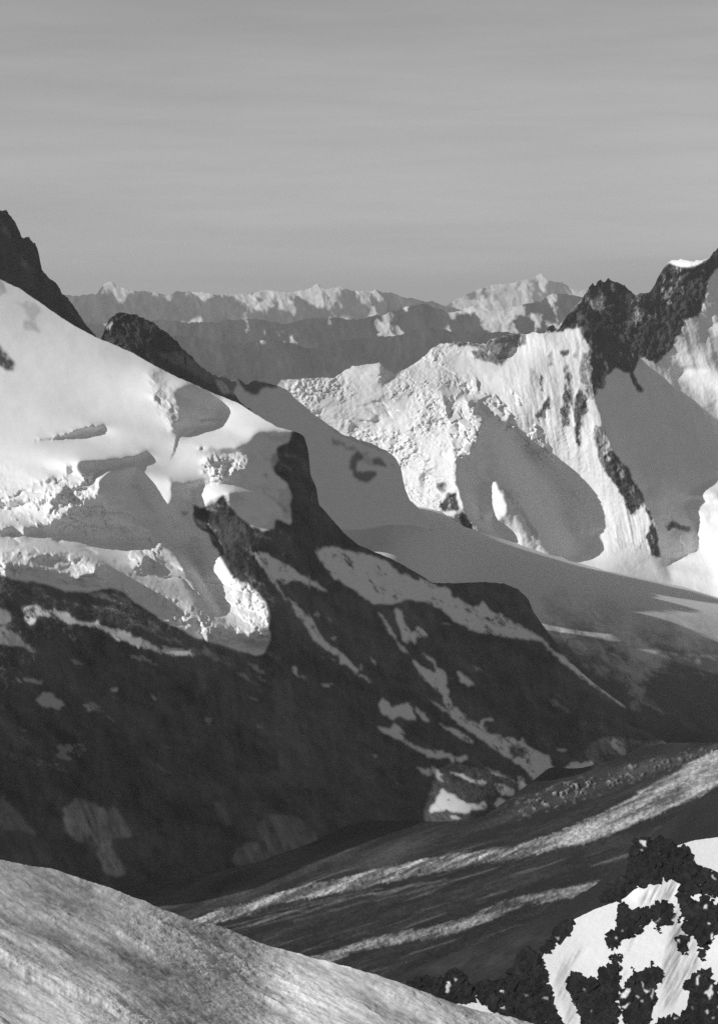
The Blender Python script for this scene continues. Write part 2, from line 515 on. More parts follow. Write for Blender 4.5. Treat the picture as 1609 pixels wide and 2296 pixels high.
s.alb = SNOW * .92 * (1 - rk) + ROCK * rk
T = np.full(s.U.shape, -.25) + .05 * fbm(s.U, s.V, 50, 4, 6)
s.shape_light(T, lam=900, eps=.1)
s.relief -= s.relief.mean()
s.relief += rk * 3 * fbm(s.U, s.V, 10, 4, 8) + 2.5 * fbm(s.U, s.V, 45, 4, 9) + .6 * fbm(s.U, s.V, 20, 4, 12)
solid('mountain', s, m_snow_far, 'grey shaded snow ridge with dark rocks below the sunlit icefall face', 'mountain',
      top=[(440, 845), (480, 848), (500, 840), (520, 857), (534, 848), (552, 862), (574, 851), (600, 858), (626, 866), (645, 875), (660, 890), (700, 927), (720, 940), (740, 954), (770, 974), (810, 987), (837, 997), (870, 1012), (888, 1029), (899, 1052), (903, 1075), (908, 1098), (920, 1122), (960, 1160)],
      bot=[(440, 1235), (860, 1235), (930, 1215), (960, 1200)], jitter=((2.5, 24), (2.5, 9)), seed=31)

# ------------------------------------------------------------------ right mountain
s = Sheet(560, 1800, 480, 1400, 2.0)
s.D = plate_spline([(630, 850, 7500), (750, 848, 7450), (850, 815, 7500), (980, 772, 7700), (1230, 745, 7800), (1340, 640, 8000), (1420, 660, 8100), (1590, 590, 8100), (1750, 480, 8000),
                    (560, 850, 7700), (560, 1100, 7800), (680, 1020, 7500), (800, 990, 7150), (900, 1100, 6600), (987, 1146, 6530), (1000, 900, 6950), (1020, 1050, 6650), (1040, 1140, 6500), (1100, 950, 7050), (1100, 1100, 6750), (1150, 1210, 6450), (1252, 1246, 6400),
                    (1200, 1000, 7100), (1250, 900, 7250), (1330, 900, 7150), (1400, 1050, 6850), (1470, 1240, 6480), (1400, 850, 7600), (1500, 900, 7700), (1500, 1050, 7300), (1540, 1200, 6850),
                    (1609, 850, 7500), (1609, 1000, 7300), (1580, 1120, 6800), (1609, 1200, 6550), (1400, 1285, 6250), (1609, 1342, 6100), (1750, 900, 7300), (1750, 1370, 5950)])(s.U, s.V)
s.D = np.where(s.D > 6500, 6500 + (s.D - 6500) * .55, s.D)
wp1 = s.warp(8, 15, 71, 5); wp2 = s.warp(5, 11, 75, 5); wps = s.warp(4, 15, 77, 5)
T = np.full(s.U.shape, -.22)
L1 = [(610, 840), (750, 840), (790, 812), (850, 804), (900, 822), (940, 795), (980, 760), (1060, 765), (1130, 770), (1110, 800), (1075, 840), (1068, 868), (1010, 872), (990, 878), (1000, 930), (1002, 980), (1012, 1000), (1022, 1010), (1022, 1080), (1030, 1120), (1038, 1140),
      (1000, 1160), (940, 1160), (830, 1140), (830, 1105), (880, 1098), (890, 1085), (880, 1050), (860, 1020), (640, 960), (600, 880)]
L2 = B_((660, 600), (740, 480), (850, 480), (990, 440), (1015, 510), (1040, 560), (1048, 700), (1058, 800), (1090, 900), (1130, 1000), (1190, 1130), (1212, 1173)) + \
    D_((1270, 220), (1305, 290), (1330, 370), (1340, 480), (1380, 520), (1440, 545), (1640, 600), (1640, 700), (1450, 640), (1350, 620), (1100, 560), (940, 515), (880, 482), (960, 482), (1010, 470), (1050, 400), (1070, 365), (1100, 340), (1010, 352), (960, 375), (915, 330), (920, 250), (910, 180), (870, 110), (800, 0)) + \
    B_((850, 1090), (800, 1020), (740, 960), (680, 900), (640, 870), (570, 770), (530, 740), (640, 690))
TP = [  # polygon, light, softness, warp
    ([(540, 820), (700, 830), (900, 1050), (890, 1160), (540, 1220)], .6, 2, wps), (L1, .40, 1, wps), (L2, .20, 0, s.warp(10, 16, 135, 5)),
    (B_((490, 590), (600, 610), (760, 560), (760, 690), (690, 900), (640, 870), (560, 800), (450, 775), (520, 720), (530, 690)), .5, 2, wp2),
    (B_((540, 740), (600, 760), (640, 800), (700, 870), (740, 930), (800, 990), (850, 1060), (835, 1090), (780, 1020), (720, 950), (660, 890), (600, 870), (550, 840)), .75, 0, wp1),
    (J_((920, 30), (1080, 80), (1150, 90), (1090, 150), (1000, 200), (900, 250), (850, 320), (890, 250), (935, 150)), .02, 1, wps),
    (J_((370, 330), (450, 260), (500, 180), (540, 170), (520, 280), (440, 300)), .15, 1, wps),
    (J_((400, 440), (450, 390), (540, 380), (660, 345), (580, 385), (480, 410), (430, 450)), .1, 1, wps),
    (J_((640, 600), (680, 580), (710, 600), (680, 660), (630, 660)), -.1, 1, wps), (J_((580, 580), (610, 590), (605, 640), (585, 640)), -.05, 0, wps),
    (J_((830, 590), (880, 540), (920, 530), (910, 570), (860, 590)), 0, 1, wps), (J_((980, 570), (1060, 490), (1060, 540), (1000, 580)), .05, 1, wps),
    (J_((920, 340), (980, 310), (1100, 315), (1320, 285), (1320, 300), (1100, 330), (980, 330), (880, 400)), .2, 0, wps),
    (J_((1340, 200), (1355, 175), (1370, 215)), -.1, 0, wps), (J_((1320, 340), (1360, 345), (1340, 355)), 0, 0, wps), (J_((1345, 415), (1380, 400), (1400, 430), (1360, 430)), 0, 0, wps),
    (J_((1320, 590), (1350, 520), (1390, 530), (1390, 590), (1350, 605)), 0, 0, wps), (J_((1400, 520), (1440, 520), (1430, 545)), 0, 0, wps),
    (J_((1270, 1100), (1290, 1020), (1340, 1010), (1340, 1100), (1310, 1230), (1270, 1230)), -.05, 1, wps),
    (J_((1140, 1090), (1170, 1080), (1165, 1200), (1150, 1190)), .1, 0, wps), (J_((1130, 900), (1165, 880), (1150, 1000), (1135, 1000)), .2, 1, wps),
    (J_((1090, 860), (1120, 830), (1110, 850)), 0, 0, wps), (J_((1320, 890), (1360, 860), (1350, 960), (1310, 960)), .15, 1, wps),
    (B_((400, 690), (450, 690), (480, 740), (450, 760), (390, 770), (350, 750), (345, 720)), .25, 2, wps),
    (B_((400, 800), (470, 780), (545, 860), (520, 960), (480, 1050), (440, 1040), (400, 960)), .24, 1, s.warp(14, 18, 133, 5)),
    (B_((490, 860), (545, 850), (550, 890), (525, 920)), .65, 1, wps),
    (D_((550, 150), (610, 150), (630, 200), (655, 240), (650, 300), (615, 325), (600, 295), (540, 310), (545, 250)), .7, 0, s.warp(11, 13, 137, 5)),
    (B_((1410, 680), (1480, 650), (1560, 655), (1640, 680), (1640, 790), (1550, 730), (1480, 705)), .3, 2, wps),
    (B_((1550, 460), (1640, 440), (1640, 485)), .6, 1, wps),
    (D_((1470, 205), (1560, 150), (1640, 120), (1640, 205), (1540, 205)), .85, 1, wps),
    (D_((1455, 240), (1490, 235), (1640, 240), (1640, 600), (1370, 530), (1400, 500), (1500, 465), (1530, 460), (1520, 380), (1500, 300), (1470, 270)), .72, 1, wp2),
    (D_((1530, 300), (1609, 290), (1640, 310), (1540, 320)), .05, 1, wp2), (D_((1540, 385), (1640, 375), (1640, 400), (1550, 405)), .1, 1, wp2), (D_((1560, 440), (1640, 440), (1640, 460)), .15, 1, wp2),
]
litmask = np.zeros(s.U.shape, int); nsk = 0
for p, t, so, w in TP:
    m = s.mask(p, w, so)
    T = T * (1 - m) + (t * .5 if t > .55 else t) * m
    if t > .15:
        litmask = np.maximum(litmask, m)
lf2 = blur(inside(L2, s.U, s.V) & (s.V < 1235), 3)
fl = fbm(s.U, s.V, 11, 4, 81, ang=82, stretch=7, gain=.7)
T += lf2 * (.16 * fl)
l1m = blur(inside(L1, s.U, s.V), 3)
T += l1m * (.26 * fbm(s.U, s.V, 30, 5, 83, ang=120, stretch=1.6, gain=.6))
T += .07 * fbm(s.U, s.V, 40, 5, 85, gain=.65) + .30 * (1 - lf2) * (1 - l1m) * ridged(*s.warp(8, 40, 125), 46, 5, 126, ang=70, stretch=2.5, gain=.7)
T = blur(T, 1)
rk = np.zeros(s.U.shape)
RP = [
    (B_((835, 490), (845, 452), (870, 450), (885, 470), (940, 400), (1000, 330), (1045, 255), (1080, 240), (1120, 235), (1190, 260), (1240, 315), (1300, 290), (1330, 240), (1380, 165), (1440, 180), (1550, 170), (1609, 90), (1700, -20), (1700, 80), (1620, 190), (1570, 230), (1565, 290), (1545, 330), (1520, 420), (1450, 430), (1450, 480), (1390, 570), (1330, 630), (1260, 590),
         (1230, 660), (1275, 745), (1250, 750), (1210, 670), (1150, 650), (1110, 680), (1100, 740), (1070, 745), (1058, 800), (1035, 700), (1035, 600), (1040, 560), (1010, 510), (1000, 455), (940, 470)), .97),
    (B_((380, 530), (450, 516), (560, 535), (620, 505), (700, 485), (750, 485), (745, 540), (680, 560), (660, 600), (640, 645), (600, 620), (510, 605), (500, 570), (560, 560), (480, 550)), .7),
    (B_((895, 570), (945, 558), (940, 585), (900, 588)), .8), (B_((850, 580), (872, 560), (862, 640), (838, 640)), .6), (B_((785, 855), (855, 765), (852, 815), (800, 872)), .85),
    (B_((915, 650), (942, 620), (952, 760), (942, 910), (920, 910), (900, 840), (915, 750)), .75), (B_((965, 760), (1000, 730), (1025, 830), (1000, 870), (988, 1000), (965, 985), (962, 850)), .8),
    (B_((948, 600), (975, 555), (972, 612)), .6), (B_((1000, 570), (1040, 570), (1058, 800), (1040, 790), (1010, 720), (980, 700), (985, 620)), .6),
    (B_((755, 640), (790, 640), (810, 700), (790, 720), (760, 700)), .35), (B_((560, 660), (600, 680), (650, 700), (600, 720)), .0),
    (B_((1050, 900), (1090, 900), (1130, 1000), (1190, 1130), (1200, 1173), (1130, 1130), (1080, 1080), (1055, 1000)), .7),
    (D_((1090, 20), (1130, 0), (1210, 100), (1262, 190), (1302, 280), (1337, 370), (1347, 490), (1310, 485), (1285, 400), (1310, 330), (1270, 260), (1215, 300), (1180, 230), (1160, 170), (1100, 120)), .9),
    (D_((365, 250), (400, 190), (430, 200), (452, 262), (442, 280), (372, 286)), .9), (D_((448, 285), (480, 280), (492, 320), (522, 370), (516, 412), (480, 390), (450, 330)), .95), (D_((345, 150), (395, 145), (385, 195), (345, 182)), .7),
    (D_((300, 60), (340, 80), (330, 110), (300, 110)), .35),
    (D_((615, 150), (650, 165), (720, 240), (765, 320), (805, 370), (805, 450), (780, 482), (768, 440), (780, 400), (738, 325), (690, 255), (640, 200)), .45),
    (D_((630, 150), (700, 180), (740, 230), (700, 230)), .35),
    (D_((1365, 335), (1400, 318), (1440, 335), (1492, 350), (1482, 377), (1420, 365), (1385, 365)), .75), (D_((1370, 270), (1385, 262), (1395, 290), (1370, 320)), .35),
    (D_((930, 170), (960, 180), (1000, 230), (980, 240), (940, 210)), .35), (D_((1100, 410), (1200, 400), (1240, 440), (1150, 440)), .25),
    (B_((190, 620), (230, 625), (210, 650), (170, 660)), .45),
]
for p, k in RP:
    rk = np.maximum(rk, blur(inside(p, *wp1), 1) * k)
face = blur(inside(B_((740, 560), (1040, 540), (1060, 900), (1120, 1100), (1000, 1100), (900, 900), (760, 700)), *wp2), 4)
rk = np.maximum(rk, face * np.clip(fbm(*wp1, 16, 4, 123, ang=84, stretch=5, gain=.65) * 3 - 1.0, 0, .8))
rk *= np.clip(1.2 + 1.3 * fbm(s.U, s.V, 14, 5, 91, ang=95, stretch=1.8, gain=.7), 0, 1)
for p, k in ((B_((1025, 355), (1070, 300), (1112, 310), (1100, 370), (1070, 392)), .5), (B_((1200, 400), (1290, 370), (1270, 430), (1230, 445), (1200, 470)), .3), (B_((1350, 325), (1400, 275), (1450, 218), (1440, 255), (1400, 310), (1388, 342)), .45),
             (B_((1180, 310), (1215, 300), (1238, 330), (1205, 400), (1190, 420), (1200, 360)), .3), (B_((1165, 480), (1190, 500), (1195, 540), (1175, 530)), .4), (B_((1000, 440), (1100, 430), (1110, 470), (1040, 490), (1000, 480)), .22)):
    m = blur(inside(p, *s.warp(9, 12, 93)), 1) * k * np.clip(1 + .9 * fbm(s.U, s.V, 9, 3, 95), 0, 1)
    rk *= 1 - m
capm = inside(B_((1384, 173), (1400, 120), (1510, 120), (1572, 140), (1568, 152), (1500, 190), (1440, 192)), s.U, s.V)
capb = blur(capm, 1)
rk *= 1 - capb
T = T * (1 - capb) + .85 * capb
T = T * (1 - rk * .5) + (-.02) * rk * .5
T = np.where(T < .3, T - np.interp(s.U, [950, 1050, 1330, 1450], [.26, .4, .4, .3]) * np.clip((.3 - T) / .3, 0, 1), T - .06)
s.shape_light(T, lam=900, eps=.15, passes=3)
s.anchor([(830, 1114), (945, 1140), (1040, 1185), (1150, 1220), (1252, 1248), (1355, 1278), (1480, 1306), (1609, 1340), (1750, 1370), (1700, 1000), (1700, 700)], keep=.75)
s.relief -= max(s.sample(s.relief, np.array([700., 850.]), np.array([1000., 1100.]))) - 120
s.relief += rk * (6 * ridged(*wp1, 40, 4, 97, ang=80, stretch=1.5) + 3.5 * facets(s.U, s.V, 11, 98, 1.2) + 1.5 * fbm(s.U, s.V, 7, 3, 99))
lw = blur(litmask, 2)
s.relief += lf2 * 2.3 * ridged(*s.warp(4, 40, 104), 14, 4, 103, ang=81, stretch=9, gain=.6)
brk = np.clip(.35 + 1.3 * fbm(s.U, s.V, 70, 3, 109) + np.interp(s.V, [830, 900, 1000], [-.5, 0, .3]), 0, 1)
s.relief += l1m * (2.2 * fbm(s.U, s.V, 60, 4, 110) + brk * (3.6 * ridged(*wps, 30, 5, 105, ang=118, stretch=2, gain=.6) + .8 * ridged(s.U, s.V, 9, 3, 107, ang=100, stretch=1.5)))
s.relief += lw * (1.2 * fbm(s.U, s.V, 8, 4, 100, gain=.7)) + .8 * fbm(s.U, s.V, 26, 5, 108, ang=75, stretch=2)
s.relief += (1 - lw) * (1 - rk) * (2.2 * ridged(*s.warp(6, 40, 112), 26, 5, 113, ang=76, stretch=4, gain=.6) + 1.5 * fbm(s.U, s.V, 14, 4, 114))
s.relief -= 5 * l1m * cracks(*s.warp(6, 40, 115), 40, 116, ang=20, stretch=2.2, width=.06) * np.clip(.2 + 2 * fbm(s.U, s.V, 60, 3, 117), 0, 1)
s.relief += lf2 * 2.5 * np.clip(fbm(s.U, s.V, 50, 3, 118) + .4, 0, 1) * ridged(*s.warp(5, 30, 119), 24, 3, 120, ang=80, stretch=6, gain=.5)
l1r = rubble(s.U, s.V, s.h, lambda cu, cv: s.nearest(l1m * brk, cu, cv), 121, spacing=8, sizes=(3, 10), joint=30, high=3, floor=0.)
s.relief += l1r * l1m * brk
sh1 = blur(inside(B_((520, 690), (640, 680), (780, 860), (880, 1080), (790, 1050), (660, 920), (560, 900), (540, 1000), (430, 1080), (370, 800), (440, 740)), *wp1), 3)
s.relief += sh1 * rubble(s.U, s.V, s.h, lambda cu, cv: s.nearest(sh1, cu, cv) * (s.nearest(brk + .3, cu, cv) > .35), 131, spacing=10, sizes=(4, 15), joint=55, high=6, floor=0.)
RM_SHEET = s
rkk = np.clip((rk - .25) * 1.7, 0, 1)
s.alb = SNOW * (1 - rkk) + ROCK * (1 + .45 * fbm(s.U, s.V, 18, 4, 102)) * rkk
s.part = np.where(capm, 2, np.where(rkk > .5, 1, 0))
split('mountain', s, {'*': m_snow_far, 'rock_face': m_rock_far}, {0: 'snow_face', 1: 'rock_face', 2: 'snow_cap'},
      'high mountain with fluted sunlit snow spurs and jagged dark rock peaks on the right', 'mountain',
      {0: 'snow face with sunlit fluted spurs and shaded hollows', 2: 'small white snow cap between two rock summits'},
      top=[(560, 900), (612, 880), (630, 851), (690, 848), (750, 847), (770, 832), (790, 822), (820, 817), (850, 813), (862, 826), (885, 838), (915, 822), (940, 806), (965, 783), (985, 772), (1010, 768), (1040, 768), (1085, 770), (1110, 758), (1150, 748), (1180, 747), (1222, 744), (1228, 730), (1238, 728), (1248, 738),
           (1260, 720), (1285, 692), (1305, 668), (1318, 645), (1327, 634), (1333, 642), (1338, 632), (1346, 627), (1354, 634), (1362, 625), (1378, 632), (1398, 640), (1410, 650), (1422, 662), (1440, 656), (1455, 652), (1468, 632), (1480, 612), (1494, 590), (1506, 583), (1524, 580), (1550, 585), (1575, 582), (1590, 576), (1598, 562), (1609, 550), (1680, 480), (1800, 430)],
      bot=[(560, 1120), (830, 1122), (945, 1147), (987, 1157), (1040, 1190), (1100, 1212), (1252, 1255), (1355, 1287), (1480, 1315), (1609, 1350), (1800, 1400)], jitter=((2.5, 30), (3.5, 11), (2, 5)), seed=41)

# ------------------------------------------------------------------ upper glacier (shaded basin and debris-covered tongue)
foot = [(640, 1100), (830, 1114), (900, 1131), (987, 1146), (1100, 1200), (1170, 1224), (1252, 1246), (1320, 1269), (1400, 1287), (1500, 1310), (1609, 1340), (1720, 1370)]
fu, fv = np.array([p[0] for p in foot], float), np.array([p[1] for p in foot], float)
fd = RM_SHEET.sample(RM_SHEET.D, fu, fv) * (1 - RM_SHEET.sample(blur(RM_SHEET.relief, 4), fu, fv) / FOC) - 15
s = Sheet(600, 1720, 1080, 1760, 2.2)
s.D = plate_spline(list(zip(fu, fv, fd)) + [
                    (700, 1190, 5640), (800, 1210, 5720), (880, 1185, 5830), (945, 1172, 6120), (700, 1300, 5450), (1000, 1310, 5800), (1200, 1400, 5650), (1609, 1450, 5850), (1450, 1420, 5700), (1250, 1500, 5250), (1500, 1650, 4650), (1609, 1690, 4500), (1400, 1600, 4800), (1600, 1760, 4560), (1720, 1600, 4850), (1450, 1740, 4480)])(s.U, s.V)
wu, wv = s.warp(26, 90, 61)
deb = np.clip(.5 + 2.0 * fbm(wu, wv, 62, 6, 62, ang=38, stretch=2.4, gain=.66), 0, 1)
low = np.clip((s.V - np.interp(s.U, [1000, 1250, 1400, 1609], [1290, 1300, 1330, 1350])) / 120, 0, 1)
lowest = np.clip((s.V - np.interp(s.U, [1150, 1250, 1400, 1609], [1390, 1400, 1420, 1430])) / 130, 0, 1)
arc = np.clip(.5 + 1.1 * fbm(s.U, s.V, 13, 5, 67, ang=15, stretch=3.5, gain=.65), 0, 1)
k = np.clip(low * deb * (.5 + .6 * arc), 0, 1)
k = np.clip(k + low * .35 * fbm(*s.warp(4, 20, 70), 11, 5, 71, ang=25, stretch=2.5, gain=.75), 0, 1)
k = np.clip(np.maximum(k, low * .75 * cracks(*s.warp(9, 50, 74), 34, 75, ang=28, stretch=2.6, width=.10) * np.clip(.4 + 1.6 * fbm(s.U, s.V, 90, 3, 76), 0, 1)), 0, 1)
k = np.clip(k * .75 + lowest * (.42 + .5 * deb), 0, .97)
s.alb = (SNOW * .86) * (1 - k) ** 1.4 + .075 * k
toe = np.clip((s.V - np.interp(s.U, [1300, 1500, 1609], [1610, 1590, 1545])) / 70, 0, 1)
s.alb = s.alb * (1 - toe) + toe * .06 * np.clip(1 + 1.3 * fbm(*s.warp(5, 20, 72), 16, 5, 73, ang=40, stretch=3.5, gain=.7), .3, 3)
s.relief = low * (9 * fbm(wu, wv, 30, 5, 65, ang=35, stretch=2) + 2 * fbm(s.U, s.V, 9, 4, 66)) + .5 * fbm(s.U, s.V, 40, 4, 69)
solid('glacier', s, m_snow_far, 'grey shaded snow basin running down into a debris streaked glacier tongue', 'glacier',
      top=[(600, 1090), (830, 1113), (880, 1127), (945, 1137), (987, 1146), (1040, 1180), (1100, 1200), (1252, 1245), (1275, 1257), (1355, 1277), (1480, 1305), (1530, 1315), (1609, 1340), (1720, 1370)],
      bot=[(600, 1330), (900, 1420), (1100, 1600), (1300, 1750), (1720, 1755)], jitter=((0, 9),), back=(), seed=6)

# ------------------------------------------------------------------ left snow mountain with its rock wall
VG_Z = -890.0
s = Sheet(-360, 1600, 560, 2100, 2.2)
contact = [(-360, 1975), (0, 1970), (240, 1966), (300, 1968), (450, 1958), (575, 1951), (700, 1921), (804, 1879), (939, 1880), (1084, 1868), (1154, 1815), (1194, 1786), (1229, 1757), (1304, 1740), (1379, 1715), (1504, 1695), (1600, 1690)]
cp = [(u, v, .988 * float(level_depth(v, VG_Z))) for u, v in contact]
cp2 = [(u, v + 90, float(level_depth(v, VG_Z)) * 1.0) for u, v in contact[::3]]
s.D = plate_spline(cp + cp2 + [(-360, 560, 5050), (0, 640, 4950), (175, 734, 4850), (340, 820, 4720), (535, 904, 4620), (655, 967, 4520), (697, 1064, 4500), (715, 1131, 4480), (804, 1222, 4560), (969, 1306, 4680), (1129, 1308, 4820), (1194, 1370, 4760), (1274, 1481, 4660), (1399, 1582, 4560), (1500, 1660, 4480),
                              (-360, 1000, 4800), (0, 1000, 4640), (200, 1100, 4450), (400, 1000, 4500), (550, 1050, 4420), (0, 1290, 4200), (200, 1280, 4160), (400, 1250, 4230), (600, 1380, 4080), (480, 1450, 3980), (300, 1400, 3960), (0, 1340, 4020), (-360, 1340, 4100),
                              (600, 1200, 4280), (700, 1250, 4330), (800, 1400, 4360), (1000, 1450, 4560), (1000, 1600, 4230), (800, 1650, 3950), (600, 1650, 3770), (300, 1700, 3580), (0, 1700, 3520), (-360, 1700, 3450), (1200, 1600, 4420), (1200, 1700, 4220)])(s.U, s.V)
wpr = s.warp(9, 18, 301); wps = [a_ + b_ for a_, b_ in zip(s.warp(7, 15, 305, 5), (3 * fbm(s.U, s.V, 6, 3, 304), 3 * fbm(s.U, s.V, 6, 3, 303)))]; wpf = s.warp(4.5, 16, 309, 5)
upper = C_((0, -900), (2600, -900), (1330, 0), (1310, 10), (1290, 60), (1240, 80), (1250, 140), (1225, 160), (1230, 190), (1290, 240), (1310, 300), (1300, 330), (1310, 400), (1300, 430), (1240, 400), (1230, 440), (1180, 450), (1120, 430), (1070, 390), (1030, 340), (1000, 290), (960, 330), (900, 350), (870, 330), (865, 390), (880, 430), (930, 460), (960, 520), (1000, 580), (1040, 650), (1080, 680), (1120, 690), (1160, 730), (1200, 780), (1215, 830), (1205, 890), (1215, 930), (1190, 1000), (1150, 1010),
           (1080, 990), (1000, 970), (940, 950), (880, 930), (800, 890), (720, 850), (650, 800), (600, 770), (540, 720), (470, 710), (400, 730), (300, 725), (230, 700), (150, 680), (90, 680), (40, 660), (0, 650), (-800, 640), (-800, -900))
